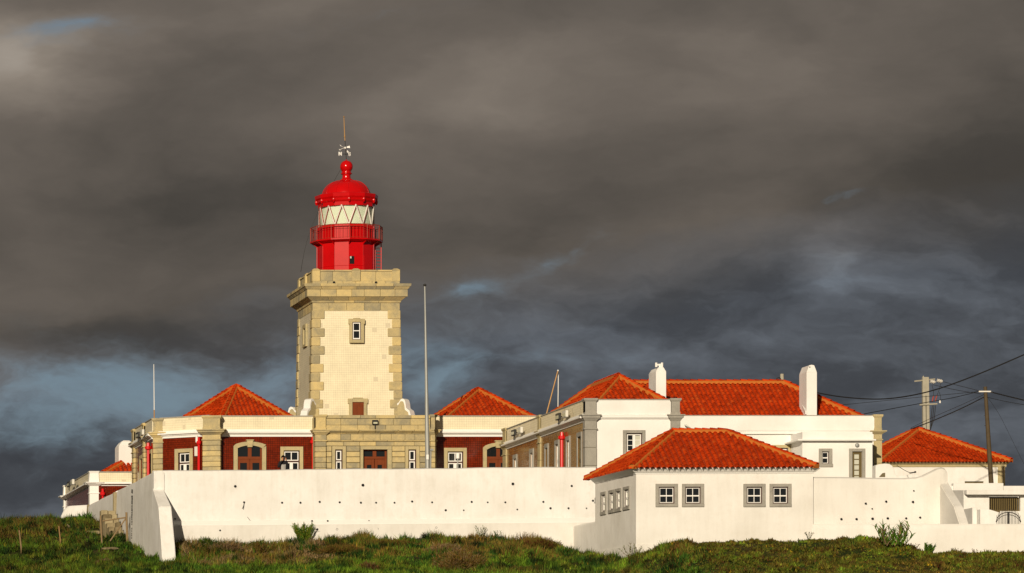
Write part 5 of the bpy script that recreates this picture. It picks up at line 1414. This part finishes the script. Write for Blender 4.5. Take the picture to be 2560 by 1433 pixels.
mb = MB(); mb.path([P3(1955, 950, 250), P3(1948, 944, 249.9), P3(1942, 946, 249.8), P3(1939, 957, 249.8)], .025, 6); mb.path([P3(1942, 946, 249.7), P3(1944, 952, 249.7), P3(1940, 957, 249.7)], .02, 6); obj('bracket', mb, 'dark_metal', bp)
def cable(label, pts, r):
    mb = MB(); V = [P3(*p) for p in pts]
    # smooth catmull-rom through the given points
    out = []
    for i in range(len(V) - 1):
        p0, p1, p2, p3 = V[max(i - 1, 0)], V[i], V[i + 1], V[min(i + 2, len(V) - 1)]
        for k in range(8):
            t = k / 8
            out.append(.5 * ((2 * p1) + (p2 - p0) * t + (2 * p0 - 5 * p1 + 4 * p2 - p3) * t * t + (3 * p1 - p0 - 3 * p2 + p3) * t ** 3))
    out.append(V[-1]); mb.path(out, r, 6)
    tag(obj('overhead_cable', mb, 'cable'), label, 'cable', 'overhead cables')
cable('thick black cable sagging from the ridge post up to the top right edge', [(1960, 952, 250), (1995, 967, 248), (2044, 982, 246), (2110, 993, 244), (2190, 998, 242), (2260, 992, 240), (2340, 974, 238), (2440, 938, 236), (2560, 887, 234), (2620, 860, 233)], .034)
cable('thin wire running just below the thick cable to the wooden pole crossarm', [(2060, 1016, 252), (2140, 1009, 254), (2290, 994, 254), (2447, 979, 250)], .014)
cable('wire from the white house corner to the wooden pole', [(2160, 1035, 239), (2300, 1009, 246), (2380, 995, 249), (2447, 979, 250)], .02)
cable('black cable from the right house roof to below the pole top', [(2277, 1073, 262), (2330, 1053, 258), (2400, 1023, 254), (2460, 993, 250)], .028)
cable('faint wire just above the cable from the right house roof', [(2277, 1070, 264), (2340, 1040, 259), (2400, 1014, 255), (2461, 986, 250)], .012)
cable('black cable leaving the wooden pole crossarm to the right edge', [(2476, 980, 250), (2520, 991, 247), (2570, 1003, 244), (2620, 1013, 240)], .034)
cable('thin wire leaving the wooden pole below the crossarm to the right', [(2467, 993, 250), (2510, 1003, 248), (2565, 1013, 245), (2620, 1022, 242)], .014)
cable('upper wire from the insulators to the wooden pole', [(2356, 954, 276), (2400, 965, 262), (2447, 977, 250)], .014)
cable('lower wire from the insulators to the wooden pole', [(2332, 962, 276), (2390, 975, 262), (2452, 985, 250)], .014)
cable('pale stay wire falling from the wooden pole to the right', [(2471, 996, 250), (2500, 1040, 249), (2535, 1110, 247), (2560, 1160, 246)], .008)
an = thing('aerial', 'small dark aerial on a white stub above the yard wall', 'aerial', P3(2283, 1195, 224))
mb = MB(); mb.tube(P3(2283, 1197, 224), P3(2283, 1183, 224), .035, n=6); obj('stub', mb, 'white_paint', an)
mb = MB(); mb.tube(P3(2274, 1183, 224), P3(2290, 1180.5, 224), .03, n=6); mb.tube(P3(2286, 1180.5, 224), P3(2290, 1180, 224), .045, n=6); obj('boom', mb, 'dark_metal', an)
cable('thin service line from the right house eaves down to the aerial', [(2242, 1164, 240), (2262, 1176, 232), (2277, 1183, 224)], .014)

# iron gate in the yard
ig = thing('iron_gate', 'black iron gate with an arched top behind the low wall', 'gate', P3(2520, 1310, 222))
YG = 222.0
gcx, gw = XP(2521, YG), XP(2552, YG) - XP(2521, YG)
zg0, zgt = 12.9, ZP(1281, YG)
mb = MB()
arc = lambda t: ZP(1306, YG) + (zgt - ZP(1306, YG)) * math.sqrt(max(0, 1 - t * t))
mb.path([(gcx + gw * t, YG, arc(t)) for t in [-1 + k / 10 for k in range(21)]], .022, 6)
mb.path([(gcx + gw * t, YG, arc(t) - .12) for t in [-.96 + k * .096 for k in range(21)]], .016, 6); obj('frame', mb, 'dark_metal', ig)
mb = MB(); mb.box(gcx - .04, gcx + .04, YG - .02, YG + .02, zg0, zgt + .03); obj('meeting_stile', mb, 'dark_metal', ig)
for k in range(-8, 9):
    if k == 0: continue
    t = k / 8.6; x = gcx + gw * t
    mb = MB(); mb.tube((x, YG, zg0), (x, YG, arc(t) + .10), .012, n=5); mb.tube((x, YG, arc(t) + .10), (x, YG, arc(t) + .2), .016, .002, n=5); obj('bar', mb, 'dark_metal', ig)

# ------------------------------------------------------------------ wooden gate, posts and steps on the left slope
def allowed(X, Y):
    bad = (X > 30.85) & (Y > 224.15 + .046 * (X - 31.0)) & (X < 52.2)
    bad |= (X > 30.8) & (X < 31.6) & (Y > 221.2)
    bad |= (X > 51.6) & (Y > 214.75) | ((X > 60.2) & (Y > 214.2 - .685 * (X - 60.3)))
    bad |= (X > 29.7) & (X < 30.95) & (Y > 234.4) & (Y < 240)
    bad |= (X > 29.5) & (Y > 251)
    return ~bad
def ground_hit(px, py, y0=196, y1=258):
    Ys = np.linspace(y0, y1, 1200)
    X = (px - PX) * Ys / F; line = (PY - py) * Ys / F
    g = ground_h(X, Ys)
    okk = allowed(X, Ys)
    last = int(np.argmax(~okk)) - 1 if (~okk).any() else len(Ys) - 1
    hit = (g >= line)
    k = int(np.argmax(hit)) if hit.any() else last
    k = min(k, last)
    return float(X[k]), float(Ys[k]) - (.12 if k == last else 0), float(g[k])
def post(label, bx, by, tx, ty, r, mat):
    x, y, z = ground_hit(bx, by)
    o = tag(obj('fence_post', MB().path([(x, y, z - .3), (x + .02, y, z + .3), P3(tx, ty, y)], [r, r * .95, r * .8], 8), mat), label, 'post', 'posts on the left slope')
post('pale weathered fence post standing alone, farthest left on the slope', 52, 1384, 48, 1326, .045, 'weathered_wood')
post('reddish brown fence post in the middle of the left slope', 150, 1368, 147, 1315, .04, 'post_wood')
gt = thing('wooden_gate', 'rough wooden gate frame with diagonal brace beside the side wall', 'gate', (30.2, 233, 13.2))
yg = 232.6
mb = MB(); mb.path([P3(318.5, 1362, yg), P3(316, 1281, yg)], [.06, .055], 8); obj('post', mb, 'weathered_wood', gt)
mb = MB(); mb.path([P3(255, 1362, yg), P3(251, 1289, yg)], [.045, .04], 8); obj('post', mb, 'weathered_wood', gt)
mb = MB(); mb.path([P3(256, 1303, yg - .05), P3(314, 1294, yg - .05)], .035, 8); obj('rail', mb, 'weathered_wood', gt)
mb = MB(); mb.path([P3(275, 1353, yg - .3), P3(314, 1297, yg - .05)], .035, 8); obj('brace', mb, 'weathered_wood', gt)
stp = thing('stone_steps', 'worn stone steps climbing beside the white side wall', 'steps', (30.3, 237, 13.5))
for k in range(6):
    y0_ = 234.6 + k * .62; zt1 = 13.72 + k * .25
    cuts = [30.12 - .02 * k, 30.45 + random.uniform(-.1, .1), 30.80]
    for c0, c1 in zip(cuts[:-1], cuts[1:]):
        mb = MB(); mb.box(c0 + .01, c1 - .01, y0_ + random.uniform(-.03, .03), y0_ + .66, zt1 - 1.3, zt1 + random.uniform(-.02, .02)); obj('step_stone', mb, 'step_stone', stp, bev=.035)
mb = MB(); mb.box(29.35, 30.05, 238.3, 239.4, 13.0, gz(29.6, 238.8) + .1); obj('landing', mb, 'step_stone', stp, bev=.05)
def rock(label, px, py, s_, mat, group='loose stones in the grass'):
    x, y, z = ground_hit(px, py)
    bm = bmesh.new(); bmesh.ops.create_icosphere(bm, subdivisions=2, radius=1.0)
    for v in bm.verts:
        k = 1 + .25 * math.sin(v.co.x * 5 + px) * math.cos(v.co.y * 4 + py) + random.uniform(-.08, .08)
        v.co = Vector((x + v.co.x * s_[0] * k, y + v.co.y * s_[1] * k, z + .06 + v.co.z * s_[2] * k))
    me_ = bpy.data.meshes.new('rock'); bm.to_mesh(me_); bm.free(); me_.materials.append(MATS[mat])
    tag(link('rock', me_), label, 'rock', group)
rock('flat pale stone on the grass below the wooden gate', 275, 1376, (.42, .3, .08), 'step_stone')
rock('small rounded pale stone left of the wooden gate', 169, 1322, (.14, .12, .16), 'step_stone')
rock('orange tile fragment lying in the grass below the gate', 254, 1367, (.16, .12, .05), 'roof_tile')
rock('pale stone at the foot of the corner buttress', 457, 1393, (.14, .12, .10), 'step_stone')

# ------------------------------------------------------------------ the visitor photographing over the wall
pY = 226.2; pX = XP(708, pY); pz = 15.2
per = None
vsk = {'pel': (0, 0, .93, .15, .12), 'sp': (0, .01, 1.12, .145, .11), 'ch': (0, .01, 1.33, .165, .115), 'nk': (0, .0, 1.47, .06, .06), 'h0': (0, -.02, 1.57, .095, .10), 'h1': (0, -.02, 1.66, .09, .10)}
eds = [('pel', 'sp'), ('sp', 'ch'), ('ch', 'nk'), ('nk', 'h0'), ('h0', 'h1')]
for s_, n_ in ((-1, 'l'), (1, 'r')):
    vsk |= {n_ + 'sh': (s_ * .18, .0, 1.38, .075, .075), n_ + 'el': (s_ * .25, -.10, 1.14, .06, .06), n_ + 'wr': (s_ * .11, -.26, 1.46, .036, .036), n_ + 'pa': (s_ * .075, -.275, 1.53, .04, .026)}
    eds += [('ch', n_ + 'sh'), (n_ + 'sh', n_ + 'el'), (n_ + 'el', n_ + 'wr'), (n_ + 'wr', n_ + 'pa')]
    for k, (dx, ln) in enumerate(((.03, .062), (.012, .07), (-.006, .066), (-.024, .052))):
        vsk[n_ + 'f%d' % k] = (s_ * (.066 + dx), -.285, 1.565, .0095, .0095); vsk[n_ + 'g%d' % k] = (s_ * (.055 + dx * .8), -.30, 1.565 + ln * .6, .008, .008)
        eds += [(n_ + 'pa', n_ + 'f%d' % k), (n_ + 'f%d' % k, n_ + 'g%d' % k)]
    vsk[n_ + 't0'] = (s_ * .055, -.25, 1.53, .011, .011); vsk[n_ + 't1'] = (s_ * .035, -.255, 1.56, .009, .009); eds += [(n_ + 'pa', n_ + 't0'), (n_ + 't0', n_ + 't1')]
    vsk |= {n_ + 'hp': (s_ * .09, 0, .86, .10, .10), n_ + 'kn': (s_ * .10, -.02, .48, .065, .065), n_ + 'an': (s_ * .11, .02, .10, .045, .045), n_ + 'to': (s_ * .13, -.15, .045, .04, .035)}
    eds += [('pel', n_ + 'hp'), (n_ + 'hp', n_ + 'kn'), (n_ + 'kn', n_ + 'an'), (n_ + 'an', n_ + 'to')]
keys = list(vsk)
me_ = bpy.data.meshes.new('person_base')
me_.from_pydata([vsk[k][:3] for k in keys], [(keys.index(a), keys.index(b_)) for a, b_ in eds], [])
tmp = bpy.data.objects.new('person_base', me_); COL.objects.link(tmp)
md = tmp.modifiers.new('skin', 'SKIN'); md.use_smooth_shade = True
for i, k in enumerate(keys): me_.skin_vertices[0].data[i].radius = vsk[k][3:]; me_.skin_vertices[0].data[i].use_root = (k == 'pel')
sb_ = tmp.modifiers.new('sub', 'SUBSURF'); sb_.levels = 1; sb_.render_levels = 1
body = bpy.data.meshes.new_from_object(tmp.evaluated_get(bpy.context.evaluated_depsgraph_get()))
bpy.data.objects.remove(tmp)
body.materials.clear()
for nm in ('black_cloth', 'skin', 'grey_cloth', 'jeans', 'dark_metal'): body.materials.append(MATS[nm])
for p in body.polygons:
    c = p.center; k = 0
    if c.z > 1.47 and abs(c.x) < .15: k = 1
    if c.y < -.2 and c.z > 1.47: k = 1
    if k == 0 and c.z < .9: k = 3
    if c.z < .09: k = 4
    if k == 0 and c.y < -.02 and .88 < c.z < 1.45 and abs(c.x + (1.45 - c.z) * .02) < .035 + (1.45 - c.z) * .16: k = 2
    p.material_index = k
body.transform(Matrix.Translation((pX, pY, pz)))
per = link('person', body)
tag(per, 'person in black jacket over a grey top raising a camera behind the wall', 'person')
bm = bmesh.new(); bmesh.ops.create_icosphere(bm, subdivisions=2, radius=1.0)
bmesh.ops.delete(bm, geom=[v for v in bm.verts if v.co.z < (-.15 - .9 * max(0, v.co.y)) + (.55 if v.co.y < -.25 else 0)], context='VERTS')
for v in bm.verts: v.co = Vector((pX + v.co.x * .105, pY - .01 + v.co.y * .118, pz + 1.645 + v.co.z * .112))
me_ = bpy.data.meshes.new('hair'); bm.to_mesh(me_); bm.free(); me_.materials.append(MATS['hair']); link('hair', me_, per)
hc = thing('handheld_camera', 'small dark camera held up to the face of the person', 'camera', (pX, pY - .27, pz + 1.56))
mb = MB(); mb.box(pX - .065, pX + .065, pY - .30, pY - .245, pz + 1.535, pz + 1.615); mb.box(pX - .02, pX + .02, pY - .295, pY - .25, pz + 1.615, pz + 1.635); obj('camera_body', mb, 'dark_metal', hc, bev=.008)
mb = MB(); mb.tube((pX - .01, pY - .30, pz + 1.57), (pX - .01, pY - .36, pz + 1.57), .032, n=12); obj('lens', mb, 'dark_metal', hc)

# ------------------------------------------------------------------ vegetation
def tri_object(name, tris, cols, kind=None):
    n = len(tris)
    me = bpy.data.meshes.new(name)
    me.vertices.add(n * 3); me.vertices.foreach_set('co', tris.reshape(-1).astype(np.float32))
    me.loops.add(n * 3); me.loops.foreach_set('vertex_index', np.arange(n * 3, dtype=np.int32))
    me.polygons.add(n); me.polygons.foreach_set('loop_start', np.arange(0, n * 3, 3, dtype=np.int32))
    at = me.attributes.new('tint', 'FLOAT_COLOR', 'POINT')
    c4 = np.ones((n, 3, 4), np.float32); c4[:, :, :3] = cols[:, None, :]
    at.data.foreach_set('color', c4.reshape(-1))
    me.update(calc_edges=True); me.materials.append(MATS['foliage'])
    return link(name, me, None, kind)
def blades(base, dirs, length, width, droop=0.0):
    """base (n,3), dirs (n,3) unit: a two-segment tapering leaf"""
    n = len(base)
    up = np.tile(np.array([[0, 0, 1.0]]), (n, 1))
    side = np.cross(dirs, rng.normal(size=(n, 3))); side /= np.linalg.norm(side, axis=1, keepdims=True) + 1e-9
    mid = base + dirs * (length * .55)[:, None]
    d2 = dirs.copy(); d2[:, 2] -= droop; d2 += rng.normal(scale=.12, size=(n, 3)); d2 /= np.linalg.norm(d2, axis=1, keepdims=True)
    tip = mid + d2 * (length * .5)[:, None]
    w = side * width[:, None]
    return np.concatenate([np.stack([base - w * .8, base + w * .8, mid + w * .55], 1), np.stack([base - w * .8, mid + w * .55, mid - w * .55], 1), np.stack([mid - w * .55, mid + w * .55, tip], 1)]), np.tile(np.arange(n), 3)

# the turf itself: too many leaves to count
GREEN = np.array([.082, .140, .010]); DARK = np.array([.016, .044, .005]); OLIVE = np.array([.125, .120, .014]); RUST = np.array([.085, .024, .010])
OCHRE = np.array([.150, .085, .020]); STRAW = np.array([.235, .160, .085]); YEL = np.array([.42, .27, .015]); LIME = np.array([.060, .160, .012])
def pick(X, Y, n):
    """leaf colour of the plant growing there (patches of different species, with clump shade painted in)"""
    px = X * F / Y + PX
    base = np.empty((n, 3))
    p1 = fbm(X * .33 + 3, Y * .33); p2 = fbm(X * .9 + 40, Y * .9 + 7); p3 = fbm(X * 2.3 + 11, Y * 2.3)
    u = rng.random(n)
    g = GREEN * (1 - .0) 
    w = np.clip((p2 - .38) * 5, 0, 1)[:, None]
    base[:] = DARK * (1 - w) + GREEN * w  # dark green patches, also standing for shade inside the clumps
    mix = lambda m, c, f: base.__setitem__(m, base[m] * (1 - f) + c * f)
    mix((p3 > .54) & (u < .6), OLIVE, .75)
    p4 = fbm(X * 3.4 + 31, Y * 2.2 + 3)
    base *= np.clip(.18 + (p4 - .30) * 3.9, .18, 2.0)[:, None]  # clump self-shadow and dark gaps painted into the leaf colour
    # ice plant on the right-hand bank: reddish, with yellow tips
    ice = sstep((X - 50.5) / 3) * (1 - .35 * sstep((X - 66) / 5))
    p5 = fbm(X * 5.2 + 5, Y * 4 + 90)
    m = (rng.random(n) < ice) & (.45 * p3 + .55 * p5 + .22 * (u - .5) > .52); mix(m, RUST * .9, .75)
    m = (rng.random(n) < ice * .75); mix(m, OLIVE * .85, .6)
    m = (rng.random(n) < ice * .008); mix(m, YEL, .9)
    # dry scrub along the foot of the long wall
    dry = sstep((Y - 217.2 - 2.0 * (p1 - .5)) / 2.2) * sstep((X - 31.5) / .8) * (1 - sstep((X - 49) / 1.5))
    m = rng.random(n) < dry * .74 * np.clip((p2 - .32) * 5, 0, 1); mix(m, OCHRE * 1.1, .8)
    m = rng.random(n) < dry * .75 * np.clip((p3 - .46) * 6, 0, 1) * (X < 39); mix(m, STRAW, .8)
    # brown heath on the far left crest and scattered
    lf = (1 - sstep((X - 28) / 2)) * sstep((Y - 232) / 8)
    m = rng.random(n) < lf * .75 * np.clip((p2 - .36) * 5, 0, 1); mix(m, OCHRE * .7 + RUST * .3, .75)
    m = (p1 > .66) & (rng.random(n) < .5); mix(m, OCHRE, .5)
    m = X < 31; base[m] *= .8  # left slope darkened in leaf colour for shadow contrast
    m = (p1 < .36) & (rng.random(n) < .5) & (X < 52); mix(m, LIME, .6)
    m = rng.random(n) < .0025; mix(m, YEL, .8)
    return base * rng.uniform(.6, 1.75, (n, 1))
NT = 230000
X = rng.uniform(19.5, 77, NT * 2); Y = np.concatenate([rng.uniform(198, 224, int(NT * 1.45)), rng.uniform(224, 257, NT * 2 - int(NT * 1.45))])
px = X * F / Y + PX
ok = allowed(X, Y) & (px > -90) & (px < 2650) & ~((X > 31.2) & (Y > 225.4))
X, Y = X[ok], Y[ok]
sh_ = rng.permutation(len(X))[:NT]; X, Y = X[sh_], Y[sh_]
n = len(X)
Zg = ground_h(X, Y)
icew = sstep((X - 50.5) / 3)
clump = fbm(X * 1.3 + 70, Y * 1.3 + 20)
hgt = (.10 + .30 * np.clip(clump - .3, 0, 1) * 1.7) * rng.uniform(.6, 1.4, n) * (1 - .52 * icew)
wid = rng.uniform(.016, .032, n) * (1 + .7 * icew)
cb = pick(X, Y, n)
T, C = [], []
for k in range(3):
    d = rng.normal(size=(n, 3)) * .55; d[:, 2] = np.abs(d[:, 2]) + .75; d /= np.linalg.norm(d, axis=1, keepdims=True)
    base = np.stack([X + rng.normal(scale=.05, size=n), Y + rng.normal(scale=.05, size=n), Zg - .05 + np.clip(clump - .38, 0, 1) * .35], 1)
    side = rng.normal(size=(n, 3)); side[:, 2] *= .3; side /= np.linalg.norm(side, axis=1, keepdims=True)
    tip = base + d * (hgt * rng.uniform(.7, 1.3, n))[:, None]
    T.append(np.stack([base - side * wid[:, None], base + side * wid[:, None], tip], 1)); C.append(cb * rng.uniform(.75, 1.25, (n, 1)))
tri_object('grass', np.concatenate(T), np.concatenate(C), 'stuff')
bpy.data.objects['grass']['label'] = 'rough grass and ice plant covering the slope'

def plant(name, label, cat, px, py, kind, h, spread, nl, cols, group=None, loc=None, lean=(0, 0)):
    x, y, z = loc if loc else ground_hit(px, py)
    z -= .05
    if kind == 'spiky':      # dense rosette bush of stiff upright shoots, each with short leaves
        ns = nl
        a = rng.uniform(0, 2 * math.pi, ns); r = np.sqrt(rng.random(ns))
        d = np.stack([np.cos(a) * r * spread, np.sin(a) * r * spread, np.full(ns, h)], 1); ln = np.linalg.norm(d, axis=1) * rng.uniform(.75, 1.1, ns); d /= np.linalg.norm(d, axis=1, keepdims=True)
        b0 = np.stack([x + np.cos(a) * r * spread * .25, y + np.sin(a) * r * spread * .25, np.full(ns, z)], 1)
        B_, D_, L_ = [], [], []
        for t in np.linspace(.12, 1, 14):
            for j in range(3):
                q = rng.normal(size=(ns, 3)); dd = d * .9 + q * .45; dd /= np.linalg.norm(dd, axis=1, keepdims=True)
                B_.append(b0 + d * (ln * t)[:, None]); D_.append(dd); L_.append(np.full(ns, h * .20) * rng.uniform(.6, 1.2, ns))
        base, dirs, lens = np.concatenate(B_), np.concatenate(D_), np.concatenate(L_); wid = np.full(len(base), .016)
        tr, ix = blades(base, dirs, lens, wid)
    elif kind == 'reed':
        B_, D_, L_ = [], [], []
        for s_ in range(nl):
            a = rng.uniform(0, 2 * math.pi); r = math.sqrt(rng.random()) * spread
            bx, by = x + math.cos(a) * r * .55, y + math.sin(a) * r * .3
            hh = h * rng.uniform(.6, 1.05); ld = np.array([math.cos(a) * r * .75 + lean[0] * hh, math.sin(a) * .1, hh]); 
            for t in np.linspace(.3, 1, 9):
                for j in (0, 1):
                    az = rng.uniform(0, 2 * math.pi); dd = np.array([math.cos(az) * .5 + lean[0], math.sin(az) * .4, .85]); dd /= np.linalg.norm(dd)
                    B_.append(np.array([bx, by, z]) + ld * t); D_.append(dd); L_.append(h * rng.uniform(.22, .40))
        base, dirs, lens = np.array(B_), np.array(D_), np.array(L_); tr, ix = blades(base, dirs, lens, np.full(len(base), .034), .45)
    elif kind == 'twig':     # bare branching shrub
        B_, D_, L_ = [], [], []
        for s_ in range(nl):
            a = rng.uniform(0, 2 * math.pi); q = np.array([x, y, z]); d = np.array([math.cos(a) * spread, math.sin(a) * spread * .6, h]); d /= np.linalg.norm(d)
            for t in range(5):
                ll = h * .28 * rng.uniform(.7, 1.1); B_.append(q.copy()); D_.append(d.copy()); L_.append(ll * 1.15); q = q + d * ll * .8
                for j in range(4):
                    e = d + rng.normal(scale=.42, size=3); e[2] = abs(e[2]); e /= np.linalg.norm(e); B_.append(q.copy()); D_.append(e); L_.append(ll * rng.uniform(.4, .8))
                d = d + rng.normal(scale=.18, size=3); d[2] = abs(d[2]) + .1; d /= np.linalg.norm(d)
        base, dirs, lens = np.array(B_), np.array(D_), np.array(L_); tr, ix = blades(base, dirs, lens, np.full(len(base), .011))
    elif kind == 'stalk':    # tall seed stalks
        B_, D_, L_ = [], [], []
        for s_ in range(nl):
            bx = x + rng.normal() * spread; by = y + rng.normal() * spread * .3; hh = h * rng.uniform(.55, 1.05); ln_ = rng.normal(scale=.13)
            B_.append([bx, by, z]); D_.append([ln_, 0, 1]); L_.append(hh)
            for t in np.linspace(.45, 1, 9):
                B_.append([bx + ln_ * hh * t, by, z + hh * t]); D_.append([rng.normal() * .5, rng.normal() * .4, .7]); L_.append(.09)
        base, dirs, lens = np.array(B_), np.array(D_, dtype=float), np.array(L_); dirs /= np.linalg.norm(dirs, axis=1, keepdims=True)
        tr, ix = blades(base, dirs, lens, np.full(len(base), .010))
    else:                    # 'mound': low rounded shrub of short twigs and leaves
        ns = nl * 60
        u = rng.normal(size=(ns, 3)); u[:, 2] = np.abs(u[:, 2]); u /= np.linalg.norm(u, axis=1, keepdims=True)
        rr = rng.uniform(.55, 1.0, ns) * (1 + .25 * np.sin(u[:, 0] * 7 + px) * np.cos(u[:, 1] * 6))
        base = np.stack([x + u[:, 0] * spread * rr, y + u[:, 1] * spread * .7 * rr, z + u[:, 2] * h * rr * .85], 1)
        dirs = u + rng.normal(scale=.5, size=(ns, 3)); dirs[:, 2] += .35; dirs /= np.linalg.norm(dirs, axis=1, keepdims=True)
        tr, ix = blades(base, dirs, rng.uniform(.08, .2, ns), np.full(ns, .013))
    cols = [np.array(c) for c in cols]
    cc = np.stack([cols[i] for i in rng.integers(0, len(cols), int(ix.max()) + 1)]) * rng.uniform(.6, 1.35, (int(ix.max()) + 1, 1))
    o = tri_object(name, tr, cc[ix])
    tag(o, label, cat, group)
wallfoot = lambda px: (lambda a, Yh: (W1.P(a, 0, .42)[0], W1.P(a, 0, .42)[1], gz(W1.P(a, 0, .42)[0], W1.P(a, 0, .42)[1])))(*W1.hit(px))
plant('spiky_bush', 'bright green spiky bush standing against the long retaining wall', 'bush', 758, 1350, 'spiky', .9, .5, 50, [GREEN * 1.3, LIME * .9, OLIVE * 1.5])
plant('low_bush', 'dark green low bush in the angle beside the corner buttress', 'bush', 512, 1345, 'mound', .5, .55, 22, [GREEN, OLIVE, DARK])
plant('heather_bush', 'brown-green tuft left of the spiky bush, below the wall', 'bush', 525, 1393, 'spiky', .55, .5, 30, [OLIVE, OCHRE * .8, DARK])
plant('heather_bush', 'ochre tuft midway between the buttress and the spiky bush', 'bush', 655, 1383, 'spiky', .55, .55, 30, [OCHRE, OLIVE, OCHRE * .7])
plant('dry_bush', 'large ochre dry bush at the bottom edge below the drain holes', 'bush', 1150, 1425, 'mound', 1.1, 1.35, 110, [OCHRE * 1.2, OCHRE * 1.3, STRAW * .9, OLIVE])
plant('dry_bush', 'straw-coloured dead scrub above the large ochre bush', 'bush', 1110, 1385, 'mound', .55, 1.0, 60, [STRAW * 1.2, OCHRE * 1.3, STRAW * .8])
plant('dry_bush', 'small dry bush at the bottom edge left of centre', 'bush', 920, 1428, 'mound', .42, .5, 25, [OCHRE, STRAW * .8, RUST])
plant('dry_bush', 'brown scrub patch near the right end of the long wall', 'bush', 1350, 1368, 'mound', .5, 1.0, 40, [OCHRE, OLIVE, RUST * 1.2])
plant('dry_grass', 'matted pale dry grass beside the corner buttress', 'grass clump', 570, 1378, 'mound', .42, 1.1, 50, [STRAW, STRAW * .75, OCHRE])
plant('dry_grass', 'matted pale dry grass between the buttress and the spiky bush', 'grass clump', 640, 1365, 'mound', .35, .9, 40, [STRAW, STRAW * .7, OCHRE])
plant('dry_grass', 'ochre dry grass right of the spiky bush', 'grass clump', 850, 1380, 'mound', .4, 1.1, 45, [OCHRE, OCHRE * .8, OLIVE])
plant('dry_grass', 'brown dry grass under the wall left of its centre', 'grass clump', 975, 1368, 'mound', .4, 1.2, 45, [OCHRE, OLIVE, OCHRE * .7])
plant('dry_grass', 'pale withered clump on the grass below the wooden gate', 'grass clump', 262, 1412, 'mound', .3, .4, 20, [STRAW, STRAW * .7])
plant('grass_hump', 'bright green grassy hump beside the left corner of the hut', 'grass clump', 1436, 1352, 'mound', .55, .75, 80, [LIME, GREEN, LIME * .8])
plant('twiggy_shrub', 'sparse twiggy shrub in front of the hut corner', 'shrub', 1578, 1358, 'twig', .75, .55, 13, [OLIVE, OCHRE * .7, GREEN])
plant('leafy_weed', 'leafy climbing weed against the wall, right of centre', 'weed', 1200, 1338, 'twig', .55, .35, 8, [GREEN, DARK, OLIVE])
plant('leafy_weed', 'smaller leafy weed just right of the climbing weed', 'weed', 1243, 1338, 'twig', .4, .25, 7, [GREEN, DARK])
plant('reed_clump', 'tall green reed clump in front of the low boundary wall', 'reeds', 2235, 1374, 'reed', 1.05, .72, 22, [GREEN * 1.3, LIME * 1.1, GREEN * .8, STRAW], lean=(.05, 0))
plant('reed_clump', 'single small leaning reed right of the tall reed clump', 'reeds', 2316, 1376, 'reed', .55, .2, 7, [GREEN, LIME * .7], lean=(.25, 0))
plant('twiggy_shrub', 'brown twiggy shrub right of the small leaning reed', 'shrub', 2388, 1380, 'twig', .42, .5, 12, [OCHRE * .6, RUST, OLIVE])
plant('twiggy_shrub', 'bare arching twigs near the right end of the boundary wall', 'shrub', 2440, 1380, 'twig', .35, .8, 9, [OCHRE * .7, STRAW * .6])
plant('twiggy_shrub', 'reddish stalks between the two reeds', 'shrub', 2285, 1377, 'twig', .35, .3, 8, [RUST * 1.2, OCHRE * .7])
plant('upright_weed', 'small dark upright weed by the right corner of the hut', 'weed', 2022, 1352, 'twig', .42, .2, 9, [OLIVE * .7, DARK])
for k, (px, py, h, lab) in enumerate([(1290, 1342, .5, 'thin dry stalks against the wall right of the leafy weeds'), (1325, 1340, .5, 'dense dry stalks against the wall before the hut'), (1388, 1338, .35, 'short dry stalks near the hut end of the wall'),
        (1436, 1336, .45, 'single dry stalks rising from the green hump'), (1645, 1356, .55, 'tall feathery stalks in front of the left hut windows'), (1700, 1350, .5, 'pair of feathery stalks below the gap between hut windows'),
        (1478, 1352, .40, 'dark dock stalk at the shaded corner of the hut'), (893, 1342, .45, 'brown dock stalk against the wall under the tower'), (905, 1342, .5, 'fine dry stems beside the brown dock stalk'), (560, 1346, .45, 'thin dry stems against the wall beside the buttress shadow'), (690, 1345, .30, 'short green stems left of the spiky bush'), (1060, 1332, .3, 'short dark stems under the wall joint')]):
    plant('dry_stalks', lab, 'stalks', px, py, 'stalk', h, .16, 8 + (k * 5) % 7, [STRAW * .7, OCHRE * .6, OLIVE * .6] if k not in (6, 7, 10, 11) else [RUST * .7, DARK, OLIVE * .6])
# weeds at the foot of the yard wall
tr_, co_ = [], []
for k, px in enumerate((2046, 2058, 2083, 2090, 2104, 2127, 2151)):
    plant('wall_weed', 'dry weed at the foot of the yard wall', 'weed', px, 1305, 'stalk', .15, .05, 2, [STRAW * .8, STRAW * .6], group='weeds at the foot of the yard wall', loc=(XP(px, 214.7), 214.7, ZP(1308, 214.7)))
